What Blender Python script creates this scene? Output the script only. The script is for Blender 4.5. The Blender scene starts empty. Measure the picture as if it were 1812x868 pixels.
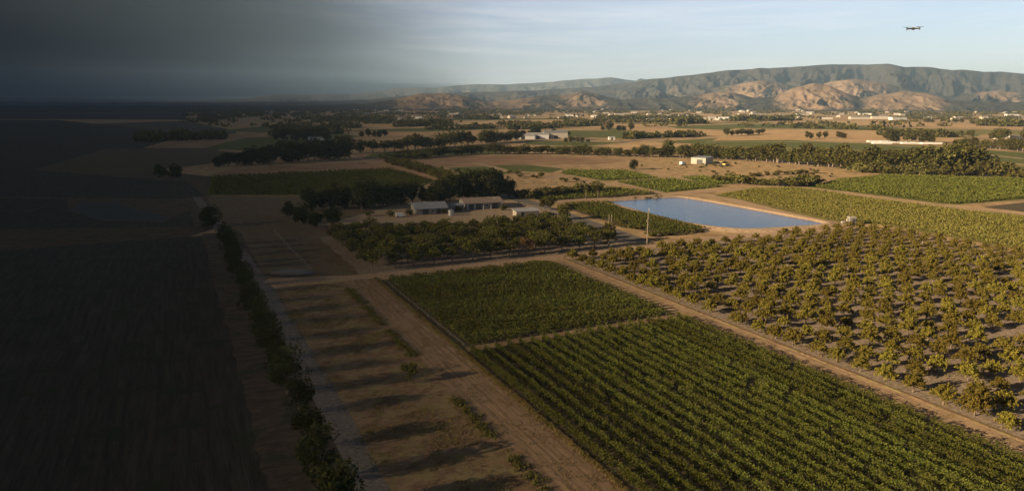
import bpy, math, random
import numpy as np

random.seed(7)
RNG = np.random.default_rng(11)
scene = bpy.context.scene
COL = scene.collection
R = math.radians

# ------------------------------------------------------------------ camera model
FPX, HORIZON, CX, CY, CAMH = 1250.0, 180.0, 906.0, 434.0, 40.0
PITCH = math.atan((CY - HORIZON) / FPX)
YAW = R(25.6)
FWD = np.array([math.sin(YAW), math.cos(YAW)])
RGT = np.array([math.cos(YAW), -math.sin(YAW)])


def ray(x, y):
    a = (x - CX) / FPX
    b = (CY - y) / FPX
    fw = math.cos(PITCH) + b * math.sin(PITCH)
    up = -math.sin(PITCH) + b * math.cos(PITCH)
    d = FWD * fw + RGT * a
    return d[0], d[1], up


def G(x, y, z=0.0):
    """survey: ground point (world metres) for a point of the photograph"""
    dx, dy, up = ray(x, y)
    t = (z - CAMH) / up
    return dx * t, dy * t


SUN_EL = R(17)
SUN_AZ_TRAVEL = R(-3)      # the light travels along +X, turned a little to -Y
LDIR = np.array([math.cos(SUN_AZ_TRAVEL) * math.cos(SUN_EL),
                 math.sin(SUN_AZ_TRAVEL) * math.cos(SUN_EL), -math.sin(SUN_EL)])

# ------------------------------------------------------------------ helpers


def tag(o, label=None, cat=None, group=None, kind=None):
    if label: o['label'] = label
    if cat: o['category'] = cat
    if group: o['group'] = group
    if kind: o['kind'] = kind
    return o


def link(o, parent=None):
    COL.objects.link(o)
    if parent is not None:
        o.parent = parent
    return o


def empty(name, loc=(0, 0, 0), rz=0.0):
    o = bpy.data.objects.new(name, None)
    o.location = loc
    o.rotation_euler = (0, 0, rz)
    o.empty_display_size = 0.3
    return link(o)


def thing(name, label, cat, loc=(0, 0, 0), rz=0.0, group=None):
    return tag(empty(name, loc, rz), label, cat, group)


def copy_tree(o):
    c = o.copy(); COL.objects.link(c)
    for ch in list(o.children):
        d = ch.copy(); COL.objects.link(d); d.parent = c
        for g in list(ch.children):
            e = g.copy(); COL.objects.link(e); e.parent = d
    return c


class MB:
    """collects faces for ONE mesh object"""

    def __init__(s):
        s.v = []; s.f = []; s.n = 0; s.m = []; s.smooth = []

    def add(s, V, F, mat=0, smooth=False):
        V = np.asarray(V, float).reshape(-1, 3)
        F = np.asarray(F, int)
        s.v.append(V); s.f.append(F + s.n); s.n += len(V)
        s.m.append(np.full(len(F), mat)); s.smooth.append(np.full(len(F), smooth))
        return s

    def quads(s, P, A, B, mat=0):
        """diamond leaves: centre P, half axes A and B"""
        n = len(P)
        V = np.empty((n, 4, 3))
        V[:, 0] = P - A; V[:, 1] = P - B * .9 + A * .1; V[:, 2] = P + A; V[:, 3] = P + B * .9 + A * .1
        F = np.arange(n * 4).reshape(n, 4)
        return s.add(V.reshape(-1, 3), F, mat)

    def box(s, c, size, rz=0.0, mat=0, taper=1.0):
        x, y, z = np.array(size) / 2.0
        V = np.array([[-x, -y, -z], [x, -y, -z], [x, y, -z], [-x, y, -z],
                      [-x * taper, -y * taper, z], [x * taper, -y * taper, z], [x * taper, y * taper, z], [-x * taper, y * taper, z]])
        ca, sa = math.cos(rz), math.sin(rz)
        M = np.array([[ca, -sa, 0], [sa, ca, 0], [0, 0, 1]])
        V = V @ M.T + np.array(c)
        F = [[0, 3, 2, 1], [4, 5, 6, 7], [0, 1, 5, 4], [1, 2, 6, 5], [2, 3, 7, 6], [3, 0, 4, 7]]
        return s.add(V, F, mat)

    def prism(s, pts, z0, z1, mat=0):
        n = len(pts)
        V = [(p[0], p[1], z0) for p in pts] + [(p[0], p[1], z1) for p in pts]
        F = [[i, (i + 1) % n, n + (i + 1) % n, n + i] for i in range(n)]
        s.add(V, F, mat)
        return s

    def tube(s, pts, rad, sides=6, mat=0, cap=True):
        pts = np.asarray(pts, float)
        n = len(pts)
        rad = np.broadcast_to(np.asarray(rad, float), (n,))
        rings = []
        for i in range(n):
            t = pts[min(i + 1, n - 1)] - pts[max(i - 1, 0)]
            t = t / (np.linalg.norm(t) + 1e-9)
            u = np.cross(t, [0, 0, 1.0])
            if np.linalg.norm(u) < 1e-3: u = np.array([1.0, 0, 0])
            u /= np.linalg.norm(u); w = np.cross(t, u)
            ang = np.arange(sides) / sides * 2 * math.pi
            rings.append(pts[i] + rad[i] * (np.cos(ang)[:, None] * u + np.sin(ang)[:, None] * w))
        V = np.concatenate(rings)
        F = []
        for i in range(n - 1):
            for k in range(sides):
                a = i * sides + k; b = i * sides + (k + 1) % sides
                F.append([a, b, b + sides, a + sides])
        s.add(V, F, mat, True)
        if cap:
            for base, ring, rev in ((0, rings[0], True), (0, rings[-1], False)):
                c = ring.mean(0)
                V = np.concatenate([ring, c[None]])
                F = [[k, (k + 1) % sides, sides, sides] for k in range(sides)]
                F = [[f[0], f[1], f[2]] for f in F]
                s.add_tri(V, F, mat)
        return s

    def add_tri(s, V, F, mat=0):
        # a triangle is stored with its last index repeated and resolved at build
        F = np.asarray(F, int)
        F = np.concatenate([F, F[:, -1:]], 1)
        return s.add(V, F, mat)

    def blob(s, c, rad, seed=0, mat=0, rough=.25, nu=8, nv=5):
        rg = np.random.default_rng(seed)
        V = []; F = []
        for j in range(nv + 1):
            ph = -math.pi / 2 + math.pi * j / nv
            for i in range(nu):
                th = 2 * math.pi * i / nu
                q = 1 + rg.uniform(-rough, rough)
                V.append((c[0] + rad[0] * q * math.cos(ph) * math.cos(th), c[1] + rad[1] * q * math.cos(ph) * math.sin(th), c[2] + rad[2] * q * math.sin(ph)))
        for j in range(nv):
            for i in range(nu):
                a = j * nu + i; b = j * nu + (i + 1) % nu
                F.append([a, b, b + nu, a + nu])
        return s.add(V, F, mat, True)

    def mesh(s, name, mats):
        V = np.concatenate(s.v); F = np.concatenate(s.f)
        M = np.concatenate(s.m); S = np.concatenate(s.smooth)
        me = bpy.data.meshes.new(name)
        tri = F[:, 2] == F[:, 3]
        tot = np.where(tri, 3, 4).astype(np.int32)
        keep = np.ones(F.shape, bool); keep[tri, 3] = False
        loops = F[keep].astype(np.int32)
        me.vertices.add(len(V)); me.vertices.foreach_set('co', V.astype(np.float32).ravel())
        me.loops.add(len(loops)); me.loops.foreach_set('vertex_index', loops)
        me.polygons.add(len(F))
        start = np.concatenate([[0], np.cumsum(tot)[:-1]]).astype(np.int32)
        me.polygons.foreach_set('loop_start', start)
        me.polygons.foreach_set('loop_total', tot)
        me.polygons.foreach_set('material_index', M.astype(np.int32))
        me.polygons.foreach_set('use_smooth', S)
        if not isinstance(mats, (list, tuple)): mats = [mats]
        for m in mats: me.materials.append(m)
        me.update(calc_edges=True)
        me.validate()
        return me

    def build(s, name, mats, parent=None):
        return link(bpy.data.objects.new(name, s.mesh(name, mats)), parent)


# ------------------------------------------------------------------ value noise (for terrain shapes)
def vnoise(x, y, seed=0):
    xi = np.floor(x).astype(int); yi = np.floor(y).astype(int)
    xf = x - xi; yf = y - yi
    def h(a, b):
        n = (a * 374761393 + b * 668265263 + seed * 974634541) & 0x7fffffff
        n = ((n ^ (n >> 13)) * 1274126177) & 0x7fffffff
        return ((n ^ (n >> 16)) & 0xffff) / 65535.0
    u = xf * xf * (3 - 2 * xf); w = yf * yf * (3 - 2 * yf)
    return (h(xi, yi) * (1 - u) + h(xi + 1, yi) * u) * (1 - w) + (h(xi, yi + 1) * (1 - u) + h(xi + 1, yi + 1) * u) * w


def fbm(x, y, seed=0, octv=4):
    s = 0; a = .5; t = 0
    for i in range(octv):
        s = s + a * vnoise(x * 2 ** i, y * 2 ** i, seed + i); t += a; a *= .5
    return s / t


# ------------------------------------------------------------------ materials
def new_mat(name):
    m = bpy.data.materials.new(name); m.use_nodes = True
    nt = m.node_tree
    for n in list(nt.nodes): nt.nodes.remove(n)
    out = nt.nodes.new('ShaderNodeOutputMaterial')
    return m, nt, out


def N(nt, typ, **kw):
    n = nt.nodes.new(typ)
    for k, v in kw.items():
        if k in n.inputs: n.inputs[k].default_value = v
        else: setattr(n, k, v)
    return n


def L(nt, a, b): nt.links.new(a, b)


def rgba(c): return (c[0], c[1], c[2], 1)


def mixc(nt, fac, a, b):
    n = nt.nodes.new('ShaderNodeMix'); n.data_type = 'RGBA'
    for sock, val in ((n.inputs[0], fac), (n.inputs[6], a), (n.inputs[7], b)):
        if hasattr(val, 'links') or isinstance(val, bpy.types.NodeSocket): L(nt, val, sock)
        elif isinstance(val, (int, float)): sock.default_value = val
        else: sock.default_value = rgba(val)
    return n.outputs[2]


def ramp(nt, fac, lo, hi):
    n = N(nt, 'ShaderNodeMapRange', clamp=True)
    n.inputs['From Min'].default_value = lo; n.inputs['From Max'].default_value = hi
    L(nt, fac, n.inputs['Value'])
    return n.outputs[0]


def wpos(nt, scale=(1, 1, 1), rot=0.0):
    g = N(nt, 'ShaderNodeNewGeometry')
    mp = N(nt, 'ShaderNodeMapping')
    mp.inputs['Scale'].default_value = scale; mp.inputs['Rotation'].default_value = (0, 0, rot)
    L(nt, g.outputs['Position'], mp.inputs['Vector'])
    return mp.outputs[0]


def noise(nt, vec, scale, detail=4.0, rough=.55, dist=0.0):
    n = N(nt, 'ShaderNodeTexNoise')
    n.inputs['Scale'].default_value = scale; n.inputs['Detail'].default_value = detail
    n.inputs['Roughness'].default_value = rough; n.inputs['Distortion'].default_value = dist
    L(nt, vec, n.inputs['Vector'])
    return n.outputs[0]


def soil(name, c1, c2, c3=None, big=.05, fine=1.2, stretch=None, bump=.3, rot=0.0, patch=(.52, .62)):
    """earth / field surface: two tones, weed patches c3, optional furrow direction"""
    m, nt, out = new_mat(name)
    v = wpos(nt)
    nb = noise(nt, v, big, 5, .6, .4)
    col = mixc(nt, ramp(nt, nb, .35, .65), c1, c2)
    vs = wpos(nt, stretch, rot) if stretch else v
    nf = noise(nt, vs, fine, 8, .75)
    col2 = mixc(nt, ramp(nt, nf, .39, .61), tuple(x * .55 for x in c1), tuple(min(1, x * 1.3) for x in c2))
    col = mixc(nt, .65, col, col2)
    if c3:
        np_ = noise(nt, wpos(nt, (1, 1, 1), .4), big * 5, 6, .7)
        col = mixc(nt, ramp(nt, np_, *patch), col, c3)
    b = N(nt, 'ShaderNodeBsdfPrincipled', Roughness=.95)
    b.inputs['Specular IOR Level'].default_value = .1
    L(nt, col, b.inputs['Base Color'])
    bp = N(nt, 'ShaderNodeBump', Strength=bump, Distance=.25)
    L(nt, nf, bp.inputs['Height']); L(nt, bp.outputs[0], b.inputs['Normal'])
    L(nt, b.outputs[0], out.inputs['Surface'])
    return m


def leaf(name, c1, c2, c3=None, trans=.25):
    m, nt, out = new_mat(name)
    g = N(nt, 'ShaderNodeNewGeometry'); oi = N(nt, 'ShaderNodeObjectInfo')
    col = mixc(nt, g.outputs['Random Per Island'], c1, c2)
    v = noise(nt, wpos(nt), .35, 3)
    col = mixc(nt, ramp(nt, v, .4, .75), col, c3 or c2)
    hv = N(nt, 'ShaderNodeHueSaturation')
    L(nt, col, hv.inputs['Color'])
    mr = N(nt, 'ShaderNodeMapRange'); mr.inputs['To Min'].default_value = .75; mr.inputs['To Max'].default_value = 1.25
    L(nt, oi.outputs['Random'], mr.inputs['Value']); L(nt, mr.outputs[0], hv.inputs['Value'])
    mr2 = N(nt, 'ShaderNodeMapRange'); mr2.inputs['To Min'].default_value = .488; mr2.inputs['To Max'].default_value = .512
    L(nt, oi.outputs['Random'], mr2.inputs['Value']); L(nt, mr2.outputs[0], hv.inputs['Hue'])
    d = N(nt, 'ShaderNodeBsdfDiffuse'); t = N(nt, 'ShaderNodeBsdfTranslucent')
    L(nt, hv.outputs[0], d.inputs['Color']); L(nt, hv.outputs[0], t.inputs['Color'])
    mx = N(nt, 'ShaderNodeMixShader'); mx.inputs[0].default_value = trans
    L(nt, d.outputs[0], mx.inputs[1]); L(nt, t.outputs[0], mx.inputs[2])
    L(nt, mx.outputs[0], out.inputs['Surface'])
    return m


def plain(name, c, rough=.7, metal=0.0, var=.15, scale=3.0):
    m, nt, out = new_mat(name)
    n = noise(nt, wpos(nt), scale, 5, .65)
    col = mixc(nt, n, tuple(x * (1 - var * 1.6) for x in c), tuple(min(1, x * (1 + var)) for x in c))
    b = N(nt, 'ShaderNodeBsdfPrincipled', Roughness=rough, Metallic=metal)
    L(nt, col, b.inputs['Base Color'])
    L(nt, b.outputs[0], out.inputs['Surface'])
    return m


def corrugated(name, c, pitch=.6, rot=0.0):
    m, nt, out = new_mat(name)
    w = N(nt, 'ShaderNodeTexWave', bands_direction='X'); w.inputs['Scale'].default_value = 1 / pitch / 3.14
    L(nt, wpos(nt, (1, 1, 1), rot), w.inputs['Vector'])
    n = noise(nt, wpos(nt), .4, 6, .7)
    col = mixc(nt, n, tuple(x * .65 for x in c), tuple(min(1, x * 1.15) for x in c))
    b = N(nt, 'ShaderNodeBsdfPrincipled', Roughness=.6)
    L(nt, col, b.inputs['Base Color'])
    bp = N(nt, 'ShaderNodeBump', Strength=.4, Distance=.05); L(nt, w.outputs[1], bp.inputs['Height']); L(nt, bp.outputs[0], b.inputs['Normal'])
    L(nt, b.outputs[0], out.inputs['Surface'])
    return m


M = {}
M['land'] = soil('valley_floor', (.30, .2, .1), (.39, .265, .135), (.12, .11, .05), big=.006, fine=.12, bump=.3, patch=(.55, .68))
M['shade_field'] = soil('shade_toned_field_earth', (.045, .037, .03), (.06, .05, .04), (.035, .04, .02), big=.03, fine=.5, stretch=(2.5, .15, 1), bump=.8)  # furrowed field earth, colour darkened to carry the left-hand shade
M['shade_earth'] = soil('shade_toned_earth', (.075, .056, .04), (.11, .08, .055), (.05, .052, .03), big=.03, fine=.8, stretch=(.4, 1, 1), bump=.7)  # earth darkened in its colour to stand for shade, not damp
M['part_shade_dirt'] = soil('part_shade_yard_earth', (.12, .083, .052), (.165, .113, .07), (.14, .12, .06), big=.05, fine=.9, stretch=(.4, 1, 1), bump=.9, patch=(.5, .6))  # yard earth with some of the left-hand shade put into its brown
M['dirt'] = soil('dry_dirt', (.195, .122, .07), (.26, .168, .098), (.24, .185, .085), big=.06, fine=.9, stretch=(.5, 1, 1), bump=1.0, patch=(.47, .58))
M['scrub'] = soil('dry_scrub', (.34, .22, .105), (.41, .28, .145), (.15, .125, .055), big=.03, fine=.25, bump=.6)
M['road'] = soil('packed_earth_road', (.33, .225, .14), (.40, .275, .175), None, big=.05, fine=1.6, bump=.25)
M['greyroad'] = soil('grey_earth_road', (.13, .115, .1), (.18, .155, .13), None, big=.05, fine=1.6, bump=.25)
M['orchard'] = soil('orchard_floor', (.21, .16, .115), (.28, .21, .15), (.12, .105, .06), big=.09, fine=1.3, bump=.5, patch=(.58, .7))
M['vinesoil'] = soil('vineyard_soil', (.085, .065, .042), (.12, .09, .055), (.045, .06, .02), big=.2, fine=2.0, bump=.6)
M['sand'] = soil('pale_yard_sand', (.33, .24, .15), (.38, .28, .18), None, big=.08, fine=1.2, bump=.3)
M['tan'] = soil('tan_stubble', (.40, .26, .125), (.46, .305, .155), (.3, .19, .085), big=.008, fine=.25, stretch=(.08, 1, 1), bump=.3)
M['brown'] = soil('brown_fallow', (.27, .165, .09), (.32, .2, .115), (.2, .13, .07), big=.012, fine=.25, stretch=(.12, 1, 1), bump=.3)
M['green'] = soil('green_crop', (.082, .095, .022), (.11, .118, .028), (.145, .135, .04), big=.015, fine=.5, stretch=(.3, 1, 1), bump=1.0, rot=.2)
M['olive'] = soil('olive_crop', (.14, .13, .035), (.18, .155, .045), (.22, .175, .065), big=.015, fine=.5, stretch=(.3, 1, 1), bump=1.0, rot=.2)
M['bank'] = soil('pond_bank_earth', (.34, .24, .15), (.42, .3, .2), None, big=.15, fine=1.2, bump=.5)
M['leaf_orchard'] = leaf('orchard_leaf', (.09, .08, .017), (.215, .172, .03), (.165, .13, .025))
M['leaf_walnut'] = leaf('grove_leaf', (.055, .06, .016), (.12, .115, .026), (.10, .085, .022))
M['leaf_rust'] = leaf('rust_leaf', (.12, .07, .03), (.18, .11, .05))
M['leaf_vine'] = leaf('vine_leaf', (.04, .056, .013), (.138, .138, .025), (.10, .10, .022))
M['leaf_low'] = leaf('low_vine_leaf', (.06, .08, .018), (.165, .168, .033), (.14, .125, .032))
M['leaf_far'] = leaf('far_vine_leaf', (.08, .095, .019), (.12, .125, .025), (.13, .13, .032))
M['leaf_gold'] = leaf('gold_vine_leaf', (.125, .122, .028), (.17, .155, .037), (.19, .16, .047))
M['leaf_tree'] = leaf('broad_leaf', (.05, .05, .015), (.118, .108, .028), (.095, .08, .026))
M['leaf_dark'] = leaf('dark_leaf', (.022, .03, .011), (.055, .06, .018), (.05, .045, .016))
M['leaf_shrub'] = leaf('shrub_leaf', (.07, .07, .02), (.135, .12, .035), (.12, .1, .03))
M['straw'] = leaf('dry_grass', (.2, .15, .06), (.33, .25, .1), (.16, .15, .04))
M['bark'] = plain('bark', (.17, .125, .09), .9, var=.35, scale=6)
M['palebark'] = plain('pale_bark', (.3, .23, .16), .9, var=.3, scale=6)
M['wood'] = plain('weathered_wood', (.22, .17, .12), .85, var=.3, scale=4)
M['white'] = plain('white_paint', (.62, .6, .56), .6, var=.12, scale=.8)
M['cream'] = plain('cream_wall', (.4, .35, .285), .8, var=.15, scale=.6)
M['grey'] = plain('grey_wall', (.17, .165, .16), .75, var=.2, scale=.7)
M['dark'] = plain('dark_opening', (.03, .03, .032), .5, var=.2)
M['glass'] = plain('window_glass', (.06, .07, .08), .15, var=.1)
M['roof_grey'] = corrugated('grey_metal_roof', (.2, .21, .225))
M['roof_rust'] = corrugated('rusty_metal_roof', (.25, .18, .13))
M['roof_pale'] = corrugated('pale_metal_roof', (.38, .36, .335))
M['metal'] = plain('galvanised_metal', (.45, .45, .45), .4, .6)
M['yellow'] = plain('yellow_paint', (.65, .42, .04), .5)
M['black'] = plain('black_plastic', (.02, .02, .022), .4, var=.1)
M['drone_grey'] = plain('drone_grey_plastic', (.03, .03, .033), .4, var=.1)
M['rubber'] = plain('rubber', (.025, .025, .025), .8)
M['tarp'] = plain('pale_tarp', (.1, .1, .1), .8)


def water_mat():
    m, nt, out = new_mat('pond_water')
    b = N(nt, 'ShaderNodeBsdfPrincipled', Roughness=.07)
    b.inputs['Base Color'].default_value = (.026, .08, .185, 1)
    b.inputs['Specular IOR Level'].default_value = .14
    n1 = noise(nt, wpos(nt, (1, .55, 1), .5), 1.4, 4, .6)
    bp = N(nt, 'ShaderNodeBump', Strength=.6, Distance=.2)
    L(nt, n1, bp.inputs['Height']); L(nt, bp.outputs[0], b.inputs['Normal'])
    L(nt, b.outputs[0], out.inputs['Surface'])
    return m


M['water'] = water_mat()
M['shade_water'] = plain('shade_toned_water', (.018, .022, .027), .8, var=.1)  # pond colour blackened to stand for shade on the far left

# ------------------------------------------------------------------ ground sheets
LEVEL = [0.0]


def sheet(name, pts, mat, z, sub=None):
    """flat ground sheet; pts in world metres"""
    me = bpy.data.meshes.new(name)
    me.from_pydata([(p[0], p[1], z) for p in pts], [], [list(range(len(pts)))])
    me.materials.append(mat)
    # face up
    a = sum((pts[i][0] * pts[(i + 1) % len(pts)][1] - pts[(i + 1) % len(pts)][0] * pts[i][1]) for i in range(len(pts)))
    if a < 0: me.flip_normals()
    o = link(bpy.data.objects.new(name, me))
    tag(o, kind='structure')
    return o


def rect(x0, x1, y0, y1): return [(x0, y0), (x1, y0), (x1, y1), (x0, y1)]


def rough_rect(x0, x1, y0, y1, jit=.5, step=3.0, seed=1):
    rg = np.random.default_rng(seed)
    pts = []
    c = [(x0, y0), (x1, y0), (x1, y1), (x0, y1)]
    for i in range(4):
        a = np.array(c[i]); b = np.array(c[(i + 1) % 4])
        n = max(2, int(np.linalg.norm(b - a) / step))
        nrm = np.array([b[1] - a[1], a[0] - b[0]]) / np.linalg.norm(b - a)
        for k in range(n):
            p = a + (b - a) * k / n + (nrm * rg.uniform(-jit, jit) if k else 0)
            pts.append(tuple(p))
    return pts


def px(*l): return [G(*p) for p in l]


def strip(name, pts, w, mat, z, jit=.25, seed=3):
    rg = np.random.default_rng(seed)
    P = []
    for i in range(len(pts) - 1):
        a = np.array(pts[i]); b = np.array(pts[i + 1])
        n = max(1, int(np.linalg.norm(b - a) / 6))
        P += [a + (b - a) * k / n for k in range(n)]
    P.append(np.array(pts[-1])); P = np.array(P)
    T = np.gradient(P, axis=0); T /= np.linalg.norm(T, axis=1)[:, None]
    Nn = np.stack([-T[:, 1], T[:, 0]], 1)
    n = len(P)
    l = P + Nn * (w / 2 + rg.uniform(-jit, jit, n))[:, None]
    r = P - Nn * (w / 2 + rg.uniform(-jit, jit, n))[:, None]
    V = np.concatenate([np.c_[l, np.full(n, z)], np.c_[r, np.full(n, z)]])
    F = [[i, n + i, n + i + 1, i + 1] for i in range(n - 1)]
    mb = MB().add(V, F)
    return tag(mb.build(name, mat), kind='structure')


# base sheet to the horizon
sheet('ground', rect(-16000, 22000, -3000, 22000), M['land'], 0)
# near ground
sheet('shade_toned_field', rough_rect(-150, 7, -60, 232, .6, 2.5), M['shade_field'], .012)
strip('field_path', [(7.6, 20), (7.6, 232)], 1.4, M['shade_earth'], .02)
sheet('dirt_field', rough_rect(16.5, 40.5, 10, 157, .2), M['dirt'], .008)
sheet('tree_strip', rough_rect(6.2, 17.2, 10, 235, .5, 2.5, 9), M['shade_earth'], .016)
sheet('dirt_yard', rough_rect(13, 44, 162, 300, 1.2, 3), M['part_shade_dirt'], .008)
sheet('shade_toned_land', px((-900, 430), (-900, 250), (60, 222), (330, 214), (420, 232), (400, 262), (250, 300), (375, 312), (372, 346), (395, 400), (330, 420), (300, 470)), M['shade_earth'], .004)  # dark sheet carrying the left-hand shade in its tone
strip('farm_lane', [(15.8, 20), (16.4, 100), (16.2, 150), (14.5, 200), (11.5, 260), (8, 330)], 3.4, M['greyroad'], .018)


def ruts_mat():
    m, nt, out = new_mat('rutted_track')
    v = wpos(nt, (1.0, .035, 1))
    nf = noise(nt, v, 1.6, 6, .6)
    nb = noise(nt, wpos(nt), .5, 5, .65)
    col = mixc(nt, ramp(nt, nf, .35, .65), (.20, .13, .078), (.31, .208, .125))
    col = mixc(nt, ramp(nt, nb, .5, .72), col, (.2, .145, .08))
    b = N(nt, 'ShaderNodeBsdfPrincipled', Roughness=.95); b.inputs['Specular IOR Level'].default_value = .1
    L(nt, col, b.inputs['Base Color'])
    bp = N(nt, 'ShaderNodeBump', Strength=.6, Distance=.2); L(nt, nf, bp.inputs['Height']); L(nt, bp.outputs[0], b.inputs['Normal'])
    L(nt, b.outputs[0], out.inputs['Surface'])
    return m


M['ruts'] = ruts_mat()
sheet('rutted_track', rough_rect(32.5, 39.2, 20, 157, .5, 3, 5), M['ruts'], .022)
sheet('vineyard_ground', rough_rect(40.6, 84.6, 20, 154.8, .2), M['vinesoil'], .014)
sheet('vineyard_path', rough_rect(41, 84, 102.2, 104.2, .2), M['dirt'], .02)
M['track'] = soil('tyre_worn_track', (.27, .18, .105), (.37, .25, .15), (.24, .17, .09), big=.08, fine=1.6, stretch=(1.2, .06, 1), bump=.5)
sheet('dirt_track', rough_rect(84.6, 89.4, 10, 160, .25, 2, 7), M['track'], .018)
sheet('orchard_ground', rough_rect(89.0, 201, 10, 157, .3), M['orchard'], .012)
strip('farm_road', [(17, 165.5), (24, 162.2), (36, 159.5), (60, 158.6), (90, 157.6), (115, 158.5)], 5.0, M['road'], .026, .3)
strip('bank_road', [(112, 159.5), (135, 160.5), (155, 160), (203, 157)], 5.5, M['road'], .03)
sheet('grove_ground', rough_rect(38, 112, 160.6, 214, .5), M['orchard'], .01)
sheet('yard_ground', px((575, 398), (700, 362), (790, 356), (905, 347), (1000, 378), (1080, 402), (1160, 428), (1085, 432), (1030, 400), (930, 392), (640, 396)), M['sand'], .016)
strip('yard_lane', px((893, 344), (935, 358), (985, 375), (1050, 398), (1130, 426)), 7, M['greyroad'], .024)
sheet('dirt_clearing', px((366, 347), (560, 347), (745, 332), (800, 338), (905, 335), (900, 350), (720, 362), (578, 394), (592, 420), (690, 474), (560, 486), (440, 470), (400, 440)), M['part_shade_dirt'], .0095)

# road right of the pond and between the right-hand vineyards
strip('pond_road', px((1190, 341), (1235, 345), (1290, 352), (1380, 375), (1470, 395)) + [(203, 160), (201.8, 130), (201.5, 100), (202, 60)], 6.0, M['road'], .034)
strip('far_road', px((970, 357), (1050, 352), (1170, 345), (1260, 337), (1330, 333), (1400, 329)), 4.5, M['road'], .03)
strip('vineyard_road', px((1330, 324), (1395, 328), (1500, 342), (1640, 361), (1812, 379), (1900, 388)), 3.6, M['road'], .036)
strip('bank_edge_track', px((1295, 347), (1340, 357), (1440, 378), (1500, 389)), 3.0, M['dirt'], .04)

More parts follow.
